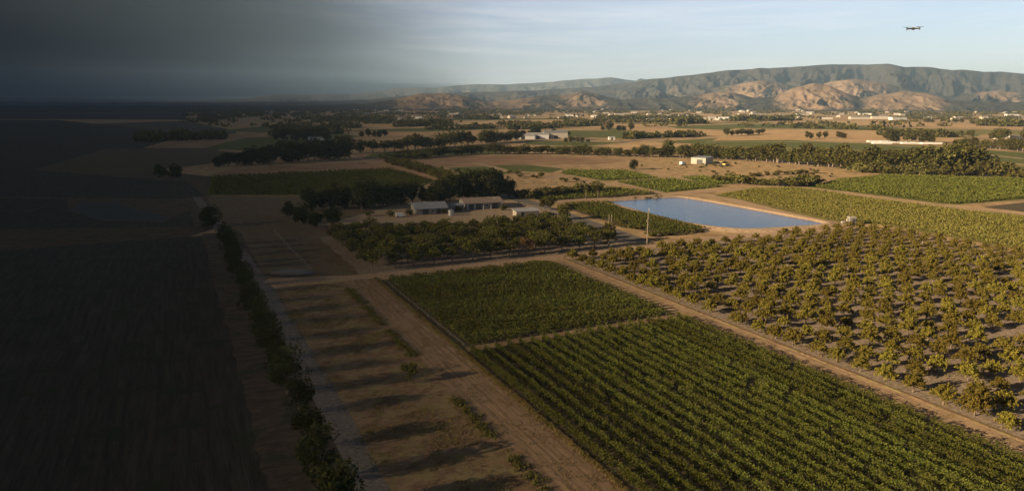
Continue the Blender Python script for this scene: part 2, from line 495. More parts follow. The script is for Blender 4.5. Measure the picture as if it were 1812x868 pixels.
# fields of the middle distance
FIELDS = [
    ('green_field', 'green', [(365, 346), (375, 312), (560, 304), (690, 299), (770, 319), (745, 331), (560, 346)]),
    ('brown_field', 'brown', [(380, 310), (400, 300), (640, 286), (688, 298), (560, 303)]),
    ('brown_field', 'brown', [(703, 284), (790, 276), (960, 275), (1115, 282), (1080, 290), (920, 292), (800, 295), (740, 297)]),
    ('green_field', 'green', [(792, 297), (860, 294), (905, 305), (880, 311), (820, 310)]),
    ('green_field', 'green', [(872, 293), (930, 291), (1000, 299), (975, 305), (905, 302)]),
    ('scrub_field', 'scrub', [(880, 312), (985, 306), (1060, 322), (1080, 330), (915, 342)]),
    ('green_field', 'green', [(990, 306), (1005, 301), (1110, 302), (1168, 315), (1070, 320)]),
    ('green_field', 'green', [(1087, 322), (1190, 316), (1285, 330), (1178, 341)]),
    ('green_field', 'green', [(1202, 313), (1245, 312), (1312, 326), (1260, 327)]),
    ('scrub_field', 'scrub', [(1130, 281), (1300, 284), (1500, 300), (1440, 326), (1320, 326), (1220, 310), (1110, 299)]),
    ('dark_green_field', 'vinesoil', [(915, 346), (1000, 334), (1080, 332), (1172, 343), (1050, 351), (965, 356)]),
    ('vineyard_ground', 'vinesoil', [(985, 362), (1078, 357), (1100, 370), (1262, 407), (1180, 417), (1110, 402), (1030, 378)]),
    ('vineyard_ground', 'olive', [(1262, 345), (1330, 334), (1402, 331), (1640, 364), (1812, 383), (1900, 394), (1900, 456), (1812, 443), (1560, 398), (1470, 391)]),
    ('vineyard_ground', 'green', [(1430, 331), (1480, 318), (1572, 309), (1812, 316), (1920, 320), (1920, 345), (1690, 362), (1640, 357), (1500, 339)]),
    ('bare_field', 'vinesoil', [(1738, 366), (1830, 356), (1900, 353), (1900, 384), (1812, 375)]),
    ('green_field', 'green', [(640, 279), (660, 272), (760, 262), (860, 257), (890, 271), (760, 277)]),
    ('tan_field', 'tan', [(880, 268), (925, 256), (1050, 259), (1130, 252), (1400, 259), (1300, 262), (1100, 268)]),
    ('green_field', 'olive', [(1110, 266), (1300, 252), (1500, 262), (1640, 268), (1812, 292), (1812, 304), (1640, 292), (1400, 275)]),
    ('green_field', 'green', [(1160, 251), (1290, 243), (1490, 252), (1620, 257), (1812, 270), (1900, 276), (1900, 292), (1812, 290), (1500, 263), (1330, 260)]),
    ('tan_field', 'tan', [(1640, 266), (1812, 291), (1900, 300), (1900, 312), (1780, 300), (1660, 285)]),
    ('green_field', 'green', [(910, 238), (1000, 231), (1090, 231), (1250, 240), (1110, 245), (1010, 242)]),
    ('tan_field', 'tan', [(1095, 226), (1200, 228), (1300, 233), (1290, 241), (1180, 237)]),
    ('tan_field', 'tan', [(1320, 231), (1420, 229), (1580, 232), (1590, 242), (1540, 246), (1260, 249), (1280, 240)]),
    ('green_field', 'green', [(1225, 222), (1330, 219), (1500, 221), (1740, 234), (1730, 241), (1600, 232), (1420, 228), (1300, 227)]),
    ('tan_field', 'tan', [(1340, 216), (1530, 214), (1812, 221), (1900, 224), (1900, 230), (1740, 226), (1500, 220)]),
    ('tan_field', 'tan', [(800, 219), (900, 212), (1040, 213), (1180, 216), (1180, 222), (1060, 226), (930, 222)]),
    ('tan_field', 'tan', [(620, 238), (760, 233), (900, 228), (1060, 228), (1010, 231), (900, 236), (760, 241)]),
    ('green_field', 'green', [(600, 232), (720, 227), (860, 225), (900, 228), (760, 233)]),
    ('tan_field', 'tan', [(560, 222), (720, 215), (810, 213), (790, 221), (700, 227)]),
    ('green_field', 'green', [(350, 262), (430, 244), (600, 236), (640, 241), (560, 252), (450, 268)]),
    ('brown_field', 'brown', [(250, 262), (330, 240), (470, 234), (440, 243), (360, 262)]),
    ('shade_toned_field', 'shade_field', [(-700, 330), (-700, 215), (100, 212), (330, 236), (250, 263), (190, 262), (60, 301), (330, 322), (365, 347), (300, 352), (-200, 345)]),
    ('shade_toned_field', 'shade_field', [(-900, 420), (-700, 332), (-200, 347), (120, 352), (120, 372), (180, 391), (290, 393), (335, 372), (345, 400), (-500, 415)]),
    ('shade_toned_field', 'shade_field', [(-700, 214), (-700, 192), (330, 192), (330, 212), (100, 211)]),
    ('green_field', 'vinesoil', [(60, 300), (200, 262), (330, 262), (430, 270), (370, 290), (200, 310)]),
    ('green_field', 'green', [(380, 232), (480, 222), (620, 222), (590, 231), (480, 235)]),
    ('green_field', 'green', [(700, 213), (820, 210), (1000, 209), (1010, 211), (830, 213)]),
    ('green_field', 'olive', [(1020, 219), (1180, 217), (1330, 216), (1320, 218), (1190, 220)]),
    ('green_field', 'green', [(1180, 224), (1230, 222), (1300, 227), (1290, 230), (1200, 227)]),
    ('green_field', 'olive', [(1560, 226), (1740, 229), (1812, 231), (1900, 233), (1900, 240), (1740, 238)]),
    ('tan_field', 'tan', [(1420, 245), (1590, 243), (1760, 247), (1700, 252), (1500, 250)]),
    ('green_field', 'green', [(930, 250), (1010, 250), (1110, 252), (1040, 258), (930, 256)]),
    ('green_field', 'green', [(1060, 228), (1100, 226), (1110, 230), (1085, 231)]),
    ('tan_field', 'tan', [(640, 228), (740, 222), (800, 222), (740, 227)]),
    ('green_field', 'olive', [(960, 258), (1060, 259), (1100, 262), (1000, 268), (930, 267)]),
    ('tan_field', 'tan', [(1560, 196), (1700, 190), (1812, 195), (1900, 198), (1900, 203), (1760, 200)]),
    ('tan_field', 'tan', [(1000, 205), (1120, 202), (1290, 203), (1290, 206), (1100, 208)]),
]
for i, (nm, mk, pts) in enumerate(FIELDS):
    dist = np.hypot(*np.mean([G(*p) for p in pts], 0))
    sheet(nm, px(*pts), M[mk], .006 + .001 * i * .2 + (0.02 if dist > 600 else 0) + .0008 * i)
strip('diagonal_track', px((600, 268), (640, 281), (665, 285), (720, 300), (775, 317)), 5, M['road'], .05)
strip('field_track', px((840, 288), (880, 298), (905, 306), (960, 312), (1010, 317), (1060, 324), (1090, 330)), 4, M['road'], .05)
strip('field_track', px((1080, 321), (1175, 315), (1195, 314), (1230, 311)), 4, M['road'], .052)
strip('field_track', px((1085, 298), (1130, 305), (1195, 314), (1260, 328), (1330, 325)), 4, M['road'], .054)
strip('field_track', px((1087, 322), (1130, 332), (1178, 342)), 3, M['road'], .056)
strip('belt_track', px((1110, 281), (1200, 280), (1300, 286), (1450, 298)), 4, M['road'], .05)
strip('yard_apron', px((930, 249), (1010, 250), (1060, 246)), 16, M['greyroad'], .06)
strip('field_road', px((990, 256), (1060, 256), (1130, 248), (1180, 245)), 8, M['greyroad'], .06)
strip('far_track', px((1250, 250), (1420, 251), (1530, 253), (1640, 262), (1812, 281)), 5, M['road'], .06)

# ------------------------------------------------------------------ pond
POND = [(151.5, 167.5), (186, 163.2), (193.4, 162.6), (194.4, 169), (194.6, 200), (194, 234), (190, 239.5), (160, 239.5), (156.5, 235)]


def round_poly(pts, k=3):
    P = np.array(pts, float)
    for _ in range(k):
        Q = np.roll(P, -1, 0)
        P = np.stack([.75 * P + .25 * Q, .25 * P + .75 * Q], 1).reshape(-1, 2)
    return P


PP = round_poly(POND)


def offset(P, d):
    T = np.roll(P, -1, 0) - np.roll(P, 1, 0); T /= np.linalg.norm(T, axis=1)[:, None]
    return P + np.stack([T[:, 1], -T[:, 0]], 1) * d


mb = MB()
rg = np.random.default_rng(4)
prof = [(-1.2, .05), (.2, .42), (1.2, .85), (2.4, .9), (4.2, .25), (5.6, .02)]
rings = []
for d, z in prof:
    q = offset(PP, d); rings.append(np.c_[q + rg.normal(0, .06, q.shape), np.full(len(q), z) + rg.normal(0, .03, len(q))])
n = len(PP)
F = []
for j in range(len(prof) - 1):
    for i in range(n):
        F.append([j * n + i, (j + 1) * n + i, (j + 1) * n + (i + 1) % n, j * n + (i + 1) % n])
mb.add(np.concatenate(rings), F, 0, True)
tag(mb.build('pond_bank', M['bank']), kind='structure')
wp = offset(PP, .1)
sheet('pond_water', [tuple(p) for p in wp], M['water'], .36)
sheet('distant_pond_water', px((120, 372), (150, 358), (200, 358), (300, 385), (290, 392), (180, 390)), M['shade_water'], .03)

# ------------------------------------------------------------------ foliage builders


def rnd_axes(n, size, flat=.0, rg=RNG, aspect=.55):
    a = rg.normal(size=(n, 3)); a[:, 2] *= (1 - flat); a /= np.linalg.norm(a, axis=1)[:, None]
    b = rg.normal(size=(n, 3)); b -= (b * a).sum(1)[:, None] * a; b /= np.linalg.norm(b, axis=1)[:, None]
    s = size * rg.uniform(.65, 1.3, n)[:, None]
    return a * s * .5, b * s * .5 * aspect


def shoot_crown(seed, h0, h1, rad, shoots=34, per=26, size=.3):
    """vase shaped orchard crown: leafy shoots splaying up and out of the fork"""
    rg = np.random.default_rng(seed)
    P = []
    for k in range(shoots):
        az = rg.uniform(0, 2 * math.pi)
        el = R(rg.uniform(8, 82))
        ln = rg.uniform(.75, 1.1)
        tip = np.array([math.cos(az) * math.cos(el) * rad * ln, math.sin(az) * math.cos(el) * rad * ln, h0 + (h1 - h0) * math.sin(el) * ln * 1.0])
        root = np.array([0, 0, h0 * .9]) + rg.normal(0, .12, 3)
        t = rg.uniform(.3, 1.0, per) ** .8
        sag = np.zeros((per, 3)); sag[:, 2] = .35 * np.sin(t * math.pi) * (1 - math.sin(el)) - .35 * t ** 3 * (1 - math.sin(el))
        w = (.20 * (1.1 - t))[:, None] + .05
        P.append(root + (tip - root) * t[:, None] + sag + rg.normal(size=(per, 3)) * w)
    P = np.concatenate(P)
    P[:, 2] = np.maximum(P[:, 2], h0 * .55)
    a, b = rnd_axes(len(P), size, .1, rg, .45)
    return MB().quads(P, a, b)


def clump_crown(seed, h0, h1, rad, clumps=16, per=60, size=.6, mb=None, mat=0, conical=False):
    rg = np.random.default_rng(seed)
    mb = mb or MB()
    hm = (h0 + h1) / 2; hz = (h1 - h0) / 2
    C = rg.normal(size=(clumps, 3)); C /= np.linalg.norm(C, axis=1)[:, None]
    C *= rg.uniform(.35, .85, clumps)[:, None]
    P = []
    for c in C:
        cr = rg.uniform(.28, .5)
        d = rg.normal(size=(per, 3)); d /= np.linalg.norm(d, axis=1)[:, None]
        q = c + d * cr * rg.uniform(.6, 1.05, per)[:, None]
        P.append(q)
    P = np.concatenate(P)
    X = P * np.array([rad, rad, hz]) + np.array([0, 0, hm])
    if conical: X[:, :2] *= (1.25 - .9 * (X[:, 2:] - h0) / (h1 - h0))
    X[:, 2] = np.maximum(X[:, 2], .15)
    a, b = rnd_axes(len(X), size, 0, rg, .7)
    return mb.quads(X, a, b, mat)


def trunk_mb(seed, h, r, fork=5, reach=.8, mat=0, mb=None, sides=7):
    rg = np.random.default_rng(seed + 500)
    mb = mb or MB()
    lean = rg.normal(0, .05, 2)
    mb.tube([(0, 0, -.15), (0, 0, .1), (lean[0] * h, lean[1] * h, h * .6), (lean[0] * h * 1.5, lean[1] * h * 1.5, h)], [r * 1.5, r * 1.15, r, r * .8], sides, mat)
    for k in range(fork):
        az = 2 * math.pi * k / fork + rg.uniform(-.4, .4)
        b = np.array([lean[0] * h * 1.4, lean[1] * h * 1.4, h * .9])
        d = np.array([math.cos(az), math.sin(az), rg.uniform(.8, 1.5)]) * reach
        mb.tube([b, b + d * .5 + np.array([0, 0, .1 * reach]), b + d], [r * .6, r * .4, r * .15], 5, mat, False)
    return mb


ONES = ['', 'first', 'second', 'third', 'fourth', 'fifth', 'sixth', 'seventh', 'eighth', 'ninth', 'tenth', 'eleventh', 'twelfth', 'thirteenth', 'fourteenth', 'fifteenth', 'sixteenth', 'seventeenth', 'eighteenth', 'nineteenth']
TENS = {20: 'twent', 30: 'thirt', 40: 'fort', 50: 'fift'}


def ordn(n):
    if n < 20: return ONES[n]
    t = n // 10 * 10
    return TENS[t] + ('ieth' if n % 10 == 0 else 'y-' + ONES[n % 10])


def vis(x, y, z=1.5, m=40):
    """inside the photograph's frame (with a margin)?"""
    p = np.array([x, y]); f = p @ FWD; r = p @ RGT; up = z - CAMH
    zc = f * math.cos(PITCH) - up * math.sin(PITCH)
    if zc < 5: return False
    yc = f * math.sin(PITCH) + up * math.cos(PITCH)
    u = CX + FPX * r / zc; v = CY - FPX * yc / zc
    return -m < u < 1812 + m and -m < v < 868 + m


# ------------------------------------------------------------------ right orchard
orch = []
for k in range(6):
    h0, h1, rad = [(.7, 2.9, 2.0), (.65, 2.6, 1.8), (.8, 3.3, 2.0), (.6, 2.3, 1.75), (.75, 3.0, 2.2), (.7, 2.75, 1.9)][k]
    cm = shoot_crown(40 + k, h0, h1, rad, 54, 32, .38).mesh('crown', M['leaf_orchard'])
    tm = trunk_mb(40 + k, h0, .1, 5, .75).mesh('trunk', M['bark'])
    orch.append((cm, tm))

rg = np.random.default_rng(21)
spots = []
xs = np.arange(91.2, 199, 5.6)
for i, x in enumerate(xs):
    y = 153.0 + rg.uniform(-.5, .5)
    j = 0
    while y > 38:
        j += 1
        if rg.random() > .035 and vis(x, y, 1.5, 30):
            spots.append((x + rg.normal(0, .28 if i else .12), y + rg.normal(0, .3), i, j))
        y -= 4.25
spots.sort(key=lambda s: math.hypot(s[0], s[1]))
near_spots, far_spots = spots[:296], spots[296:]


def orch_label(i, j):
    if i < 6:
        return 'golden bushy orchard tree, %s from the farm road in %s row off the track' % (ordn(j), ordn(i + 1))
    return 'golden bushy orchard tree deeper than the sixth row off the dirt track'


OG = 'bushy trees of the right-hand orchard'
first = {}
for (x, y, i, j) in near_spots:
    k = int(rg.integers(len(orch)))
    if k not in first:
        t = thing('orchard_tree', 'x', 'tree', group=OG)
        link(bpy.data.objects.new('crown', orch[k][0]), t); link(bpy.data.objects.new('trunk', orch[k][1]), t)
        first[k] = t; o = t
    else:
        o = copy_tree(first[k])
    s = rg.uniform(.8, 1.1)
    o.location = (x, y, .012); o.rotation_euler = (0, 0, rg.uniform(0, 6.28)); o.scale = (s * .98, s * .98, s * rg.uniform(.9, 1.2))
    o['label'] = orch_label(i, j)
mb = MB()
far_c = [shoot_crown(140 + k, .7, 2.85, 2.0, 32, 18, .46) for k in range(4)]
for (x, y, i, j) in far_spots:
    c = far_c[int(rg.integers(4))]
    a = rg.uniform(0, 6.28); s = rg.uniform(.82, 1.12)
    Mx = np.array([[math.cos(a), -math.sin(a), 0], [math.sin(a), math.cos(a), 0], [0, 0, 1]]) * s
    for V, F0 in zip(c.v, c.f):
        mb.add(V @ Mx.T + np.array([x, y, .012]), F0)
    mb.tube([(x, y, -.1), (x, y, 1.4)], [.13, .08], 5, 1, False)
tag(mb.build('far_orchard_trees', [M['leaf_orchard'], M['palebark']]), 'far part of the bushy orchard, between the near trees and the pond road', 'orchard trees', kind='stuff')

# earth berm between track and first tree row, with pits at the trunks
mb = MB()
ys = np.arange(20, 157, .5)
zz = .07 + .07 * fbm(ys * .6, ys * 0, 3)
rgb = np.random.default_rng(5)
x0 = 89.45 + .12 * (fbm(ys * .3, ys * 0 + 4, 8) - .5)
cols = [(-.35, 0), (-.1, .75), (.1, 1), (.5, .25), (.8, 0)]
V = np.concatenate([np.c_[x0 + c, ys, .02 + zz * k] for c, k in cols]); n = len(ys)
F = [[c * n + i, (c + 1) * n + i, (c + 1) * n + i + 1, c * n + i + 1] for c in range(4) for i in range(n - 1)]
mb.add(V, F, 0, True)
tag(mb.build('track_berm', M['dirt']), kind='structure')

# ------------------------------------------------------------------ grove left of the farm road
grove = []
for k in range(5):
    h1 = [5.2, 4.7, 5.6, 5.0, 4.4][k]
    cm = clump_crown(70 + k, 1.5, h1, [2.6, 2.4, 2.8, 2.6, 2.2][k], 17, 62, .42).mesh('crown', M['leaf_walnut'])
    tm = trunk_mb(70 + k, 1.7, .15, 5, 1.2).mesh('trunk', M['bark'])
    grove.append((cm, tm))
rustm = clump_crown(79, 1.5, 5.2, 2.4, 17, 60, .42).mesh('crown', M['leaf_rust'])
GG = 'trees of the grove below the farm buildings'
gfirst = {}
ng = 0
for i, x in enumerate(np.arange(41.5, 112, 5.25)):
    back = 209 - .1 * (x - 41)
    for j, y in enumerate(np.arange(164.8, back, 5.3)):
        if j and rg.random() < .03: continue
        k = int(rg.integers(5))
        loc = (x + rg.normal(0, .3), y + rg.normal(0, .2 if j == 0 else .4), .01)
        rust = (j == 0 and i == 8)
        if rust:
            o = thing('grove_tree', 'x', 'tree', group=GG)
            link(bpy.data.objects.new('crown', rustm), o); link(bpy.data.objects.new('trunk', grove[0][1]), o)
        elif k not in gfirst:
            o = thing('grove_tree', 'x', 'tree', group=GG)
            link(bpy.data.objects.new('crown', grove[k][0]), o); link(bpy.data.objects.new('trunk', grove[k][1]), o)
            gfirst[k] = o
        else:
            o = copy_tree(gfirst[k])
        s = rg.uniform(.85, 1.1)
        o.location = loc; o.rotation_euler = (0, 0, rg.uniform(0, 6.28)); o.scale = (s, s, s)
        if rust: o['label'] = 'rust-brown round tree in the grove front row along the farm road'
        elif j == 0: o['label'] = 'round-crowned tree on bare trunk, %s from left in grove front row by road' % ordn(i + 1)
        else: o['label'] = 'green round-crowned grove tree, %s from left in %s row off the farm road' % (ordn(i + 1), ordn(j + 1))
# grass verge and irrigation mounds skipped: the ground sheets carry them

# ------------------------------------------------------------------ vine rows


def vine_row(P0, P1, hgt, wid, per_m, size, seed, tuft=.55, gap=0.0, shoots=True):
    rg = np.random.default_rng(seed)
    P0 = np.array(P0); P1 = np.array(P1); ln = np.linalg.norm(P1 - P0); d = (P1 - P0) / ln
    nv = max(1, int(ln / tuft))
    pl = (np.arange(nv) + .5) / nv * ln + rg.normal(0, tuft * .15, nv)
    keep = rg.random(nv) > gap
    pl = pl[keep]
    per = max(6, int(per_m * tuft))
    scale = rg.uniform(.82, 1.16, len(pl)) * (1 + .5 * (fbm(pl * .12, pl * 0 + seed, seed) - .5))
    k = np.repeat(np.arange(len(pl)), per); n = len(k)
    s = scale[k]
    along = pl[k] + rg.normal(0, tuft * .42, n)
    hf = rg.random(n) ** .85
    up = hf * hgt * s
    side = rg.normal(0, 1, n) * wid * .5 * s * (1.05 - .75 * hf)
    if shoots:
        sh = rg.random(n) < .14
        up[sh] += rg.uniform(0, .35, sh.sum()) * hgt
    P = np.empty((n, 3))
    P[:, 0] = P0[0] + d[0] * along - d[1] * side
    P[:, 1] = P0[1] + d[1] * along + d[0] * side
    P[:, 2] = .04 + np.maximum(.08, up)
    a, b = rnd_axes(n, size, .1, rg)
    return P, a, b


def post_mb(mb, x, y, h, r=.06, mat=0):
    mb.tube([(x, y, -.1), (x, y, h)], [r, r * .9], 5, mat)
    return mb


VG = 'rows of tall vines in the lower vineyard'
rows = np.arange(41.4, 84.2, 2.2)
for i, x in enumerate(rows):
    t = thing('vine_row', 'tall leafy green vine row, %s from the rutted left track in the lower vineyard' % ordn(i + 1), 'vine row', (x, 102.0, 0), group=VG)
    mb = MB(); y1 = 102.0
    y0 = 30.0
    P, a, b = vine_row((0, -.2), (rg.normal(0, .08), y0 - y1), 1.2, .42, 190, .25, 300 + i, .7, .05)
    mb.quads(P, a, b); mb.build('foliage', M['leaf_vine'], t)
    pm = post_mb(MB(), 0, .1, 1.25, .05); pm.build('end_post', M['bark'], t)

UG = 'rows of low vines in the upper vineyard'
ang = R(-17)
dv = np.array([math.cos(ang), math.sin(ang)]); nv_ = np.array([-dv[1], dv[0]])
X0, X1, Y0, Y1 = 42.3, 83.6, 104.8, 153.6
cnt = 0
offs = []
for c in np.arange(-20, 90, 1.75):
    base = np.array([X0, Y0]) + nv_ * c
    ts = []
    t0 = (X0 - base[0]) / dv[0]; t1 = (X1 - base[0]) / dv[0]
    ta = (Y1 - base[1]) / dv[1]; tb = (Y0 - base[1]) / dv[1]
    lo = max(t0, min(ta, tb)); hi = min(t1, max(ta, tb))
    if hi - lo > 2: offs.append((base + dv * lo, base + dv * hi))
offs.reverse()
for i, (p0, p1) in enumerate(offs):
    o = thing('low_vine_row', 'low bushy green vine row of the upper vineyard, %s row from the farm road' % ordn(i + 1), 'vine row', (p0[0], p0[1], 0), group=UG)
    P, a, b = vine_row((0, 0), p1 - p0, 1.1, .85, 120, .32, 500 + i, 1.1, .06)
    MB().quads(P, a, b).build('foliage', M['leaf_low'], o)
    post_mb(MB(), *(p1 - p0 + dv * .1), 1.0, .04).build('end_post', M['bark'], o)


def inside(P, poly):
    x, y = P[:, 0], P[:, 1]; r = np.zeros(len(P), bool); n = len(poly)
    for i in range(n):
        x1, y1 = poly[i]; x2, y2 = poly[(i + 1) % n]
        c = ((y1 > y) != (y2 > y)) & (x < (x2 - x1) * (y - y1) / (y2 - y1 + 1e-12) + x1)
        r ^= c
    return r


def far_vines(name, label, poly, spacing, hgt, wid, per_m, size, ang, mat, seed):
    """a distant vineyard whose plants merge: rows of leaf clumps in one object"""
    rg = np.random.default_rng(seed)
    poly = [tuple(p) for p in poly]; Q = np.array(poly)
    d = np.array([math.cos(ang), math.sin(ang)]); nn = np.array([-d[1], d[0]])
    c = Q.mean(0); u = (Q - c) @ d; w = (Q - c) @ nn
    mb = MB(); allp = []
    for k, off in enumerate(np.arange(w.min(), w.max(), spacing)):
        ln = u.max() - u.min(); n = int(ln * per_m)
        al = rg.uniform(u.min(), u.max(), n); hf = rg.beta(2, 1.4, n)
        vig = .6 + .8 * fbm(al * .08, np.full(n, off * .08), seed)
        sd = off + rg.normal(0, wid * .4, n)
        P = np.c_[c[0] + d[0] * al + nn[0] * sd, c[1] + d[1] * al + nn[1] * sd, .06 + hf * hgt * vig]
        allp.append(P[inside(P, poly)])
    P = np.concatenate(allp)
    a, b = rnd_axes(len(P), size, .1, rg, .7)
    mb.quads(P, a, b)
    return tag(mb.build(name, mat), label, 'vineyard', kind='stuff')


far_vines('pond_vineyard', 'dark green triangular vineyard block beside the pond, left of its bank', px((995, 363), (1074, 359), (1100, 371), (1250, 407), (1180, 415), (1112, 401), (1040, 380)), 2.2, 1.3, 1.2, 26, .5, R(90), M['leaf_vine'], 1)
far_vines('gold_vineyard', 'wide yellow-green vineyard on the right between the pond road and the vineyard road', px((1275, 345), (1330, 335.5), (1400, 333), (1640, 366), (1812, 385), (1890, 394), (1890, 455), (1812, 441), (1570, 398), (1475, 390)), 2.3, 1.0, 1.4, 15, .55, R(90), M['leaf_gold'], 2)
far_vines('green_vineyard', 'deep green rectangular vineyard beyond the vineyard road at the right edge', px((1440, 331), (1485, 319), (1572, 310.5), (1812, 317.5), (1915, 321), (1915, 343), (1690, 361), (1640, 355), (1500, 338)), 2.4, 1.2, 1.5, 10, .75, R(90), M['leaf_far'], 3)
for q, (lab, pl, mk) in enumerate([
        ('green vineyard block behind the pond, between two field tracks', [(1090, 322), (1190, 317), (1280, 330), (1178, 340)], 'leaf_far'),
        ('dark green vineyard strip behind the yard lane, left of the pond', [(920, 346), (1000, 335), (1080, 333), (1165, 343), (1050, 350), (968, 355)], 'leaf_vine'),
        ('green vineyard block left of the dry scrub, above the field crossing', [(995, 306), (1005, 302), (1110, 303), (1163, 315), (1070, 319)], 'leaf_far'),
        ('small green vineyard wedge by the hedge of dark bushes', [(1205, 313.5), (1245, 312.5), (1308, 326), (1260, 327)], 'leaf_far'),
        ('green vineyard left of the diagonal track, behind the yard trees', [(370, 345), (380, 313), (560, 305), (690, 300), (765, 319), (740, 330), (560, 345)], 'leaf_vine')]):
    far_vines('distant_vineyard', lab, px(*pl), 2.6, 1.2, 1.5, 6, .85, R(90), M[mk], 10 + q)

# ------------------------------------------------------------------ left tree row and lone tree
lane = []
for k in range(4):
    h1 = [7.4, 6.6, 8.0, 7.0][k]
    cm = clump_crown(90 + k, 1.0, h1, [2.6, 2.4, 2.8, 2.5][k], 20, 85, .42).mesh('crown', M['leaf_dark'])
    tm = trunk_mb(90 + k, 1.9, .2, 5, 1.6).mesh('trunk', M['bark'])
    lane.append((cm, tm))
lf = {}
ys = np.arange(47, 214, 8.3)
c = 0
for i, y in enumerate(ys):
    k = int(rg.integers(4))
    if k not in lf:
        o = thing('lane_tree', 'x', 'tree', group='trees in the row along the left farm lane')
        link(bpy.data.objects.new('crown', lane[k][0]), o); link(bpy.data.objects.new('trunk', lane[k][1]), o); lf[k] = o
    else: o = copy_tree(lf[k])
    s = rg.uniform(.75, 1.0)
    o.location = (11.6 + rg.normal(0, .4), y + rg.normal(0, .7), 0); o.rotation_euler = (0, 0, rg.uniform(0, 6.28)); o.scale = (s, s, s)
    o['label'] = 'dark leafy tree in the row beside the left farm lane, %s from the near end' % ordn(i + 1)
o = thing('lone_tree', 'small dark green tree standing alone in the left dirt field', 'tree', (28.4, 93.9, 0))
clump_crown(99, .5, 3.1, 1.35, 15, 60, .3).build('crown', M['leaf_tree'], o)
trunk_mb(99, .9, .08, 5, .6).build('trunk', M['bark'], o)

# tufts of dry grass over the dirt field and the weedy strip by the vineyard edge
rg2 = np.random.default_rng(33)
def tufts(name, label, xy, size, h, mat, per=7):
    n = len(xy)
    P = np.repeat(xy, per, 0) + rg2.normal(0, size * .6, (n * per, 2))
    z = rg2.uniform(.2, 1, n * per) * h
    P = np.c_[P, z * .5 + .02]
    a = np.c_[rg2.normal(0, .35, (n * per, 2)), np.ones(n * per)]; a *= (z * .55)[:, None]
    b = np.c_[rg2.normal(0, 1, (n * per, 2)), np.zeros(n * per)]; b *= (size * .22 / np.linalg.norm(b, axis=1))[:, None]
    return tag(MB().quads(P, a, b).build(name, mat), label, 'grass', kind='stuff')
cand = np.c_[rg2.uniform(17.5, 40, 16000), rg2.uniform(45, 157, 16000)]
dens = fbm(cand[:, 0] * .22, cand[:, 1] * .3, 9) + .12 * fbm(cand[:, 0] * 1.1, cand[:, 1] * 1.1, 19)
ok = (dens > .62) & ((cand[:, 0] < 32.5) | (rg2.random(len(cand)) < .12))
tufts('dry_grass', 'dry straw-coloured grass scattered over the left dirt field', cand[ok], .35, .16, M['straw'], 5)
c2 = np.c_[rg2.uniform(17.5, 40, 9000), rg2.uniform(45, 157, 9000)]
ok2 = fbm(c2[:, 0] * .5, c2[:, 1] * .5, 61) > .46
tufts('field_stubble', 'fine dry stubble and clods over the left dirt field', c2[ok2], .26, .17, M['straw'], 4)
e = np.c_[rg2.normal(40.0, .16, 2600), rg2.uniform(45, 157, 2600)]
tufts('edge_weeds', 'line of yellowish weeds along the left edge of the vineyards', e, .22, .4, M['straw'], 6)
e = np.c_[rg2.normal(32.2, .35, 900), rg2.uniform(45, 150, 900)]
tufts('track_weeds', 'green weeds along the left rim of the rutted track', e[fbm(e[:, 1] * .12, e[:, 1] * 0, 4) > .52], .4, .5, M['leaf_shrub'], 8)
cand = np.c_[rg2.uniform(90.5, 200, 5200), rg2.uniform(42, 157, 5200)]
ok = fbm(cand[:, 0] * .15, cand[:, 1] * .15, 29) > .56
tufts('orchard_weeds', 'sparse dry weeds on the orchard floor', cand[ok], .35, .25, M['straw'], 6)

# irrigation pipe beside the upper vineyard
t = thing('irrigation_pipe', 'long thin pale irrigation pipe along the left edge of the upper vineyard', 'pipe', (41.4, 104, 0))
MB().tube([(0, .5, .3), (0, 16, .32), (.02, 32, .3), (0, 50.5, .32)], .035, 6).build('pipe', M['tarp'], t)
for k in range(9):
    MB().box((0, 1.5 + 6 * k, .12), (.12, .2, .27)).build('support', M['wood'], t)

# ------------------------------------------------------------------ trees of the middle distance
TREES = []
for k in range(6):
    h = 10.0
    mb = clump_crown(200 + k, [1.0, 1.6, .8, 1.8, .6, 1.2][k], h, [4.0, 4.6, 3.6, 4.2, 4.8, 3.4][k], [18, 22, 16, 24, 20, 15][k], 58, .95)
    TREES.append((mb.mesh('crown', M['leaf_tree']), trunk_mb(200 + k, 3.0, .32, 5, 2.6).mesh('trunk', M['bark'])))
DARKS = []
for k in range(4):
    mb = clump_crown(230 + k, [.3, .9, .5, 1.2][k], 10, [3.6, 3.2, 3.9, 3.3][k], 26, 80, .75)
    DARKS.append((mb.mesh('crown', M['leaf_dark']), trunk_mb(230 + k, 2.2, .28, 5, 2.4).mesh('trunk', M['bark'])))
SHRUBS = []
for k in range(4):
    mb = clump_crown(250 + k, .1, 3, [2.0, 2.3, 1.8, 2.1][k], 12, 55, .5)
    SHRUBS.append((mb.mesh('crown', M['leaf_shrub']), trunk_mb(250 + k, .8, .1, 5, .9).mesh('trunk', M['bark'])))
protos = {}
rt = np.random.default_rng(77)


def put(name, kinds, key, x, y, h, label, cat='tree', group=None, wide=1.0):
    k = int(rt.integers(len(kinds)))
    if (key, name, k) not in protos:
        o = thing(name, label, cat)
        link(bpy.data.objects.new('crown', kinds[k][0]), o); link(bpy.data.objects.new('trunk', kinds[k][1]), o)
        protos[(key, name, k)] = o
    else:
        o = copy_tree(protos[(key, name, k)])
    s = h / (3.0 if key == 'shrub' else 10.0)
    w = s * wide * rt.uniform(.9, 1.12)
    o.location = (x, y, 0); o.rotation_euler = (0, 0, rt.uniform(0, 6.28)); o.scale = (w, w, s)
    o['label'] = label
    if group: o['group'] = group
    elif 'group' in o: del o['group']
    return o


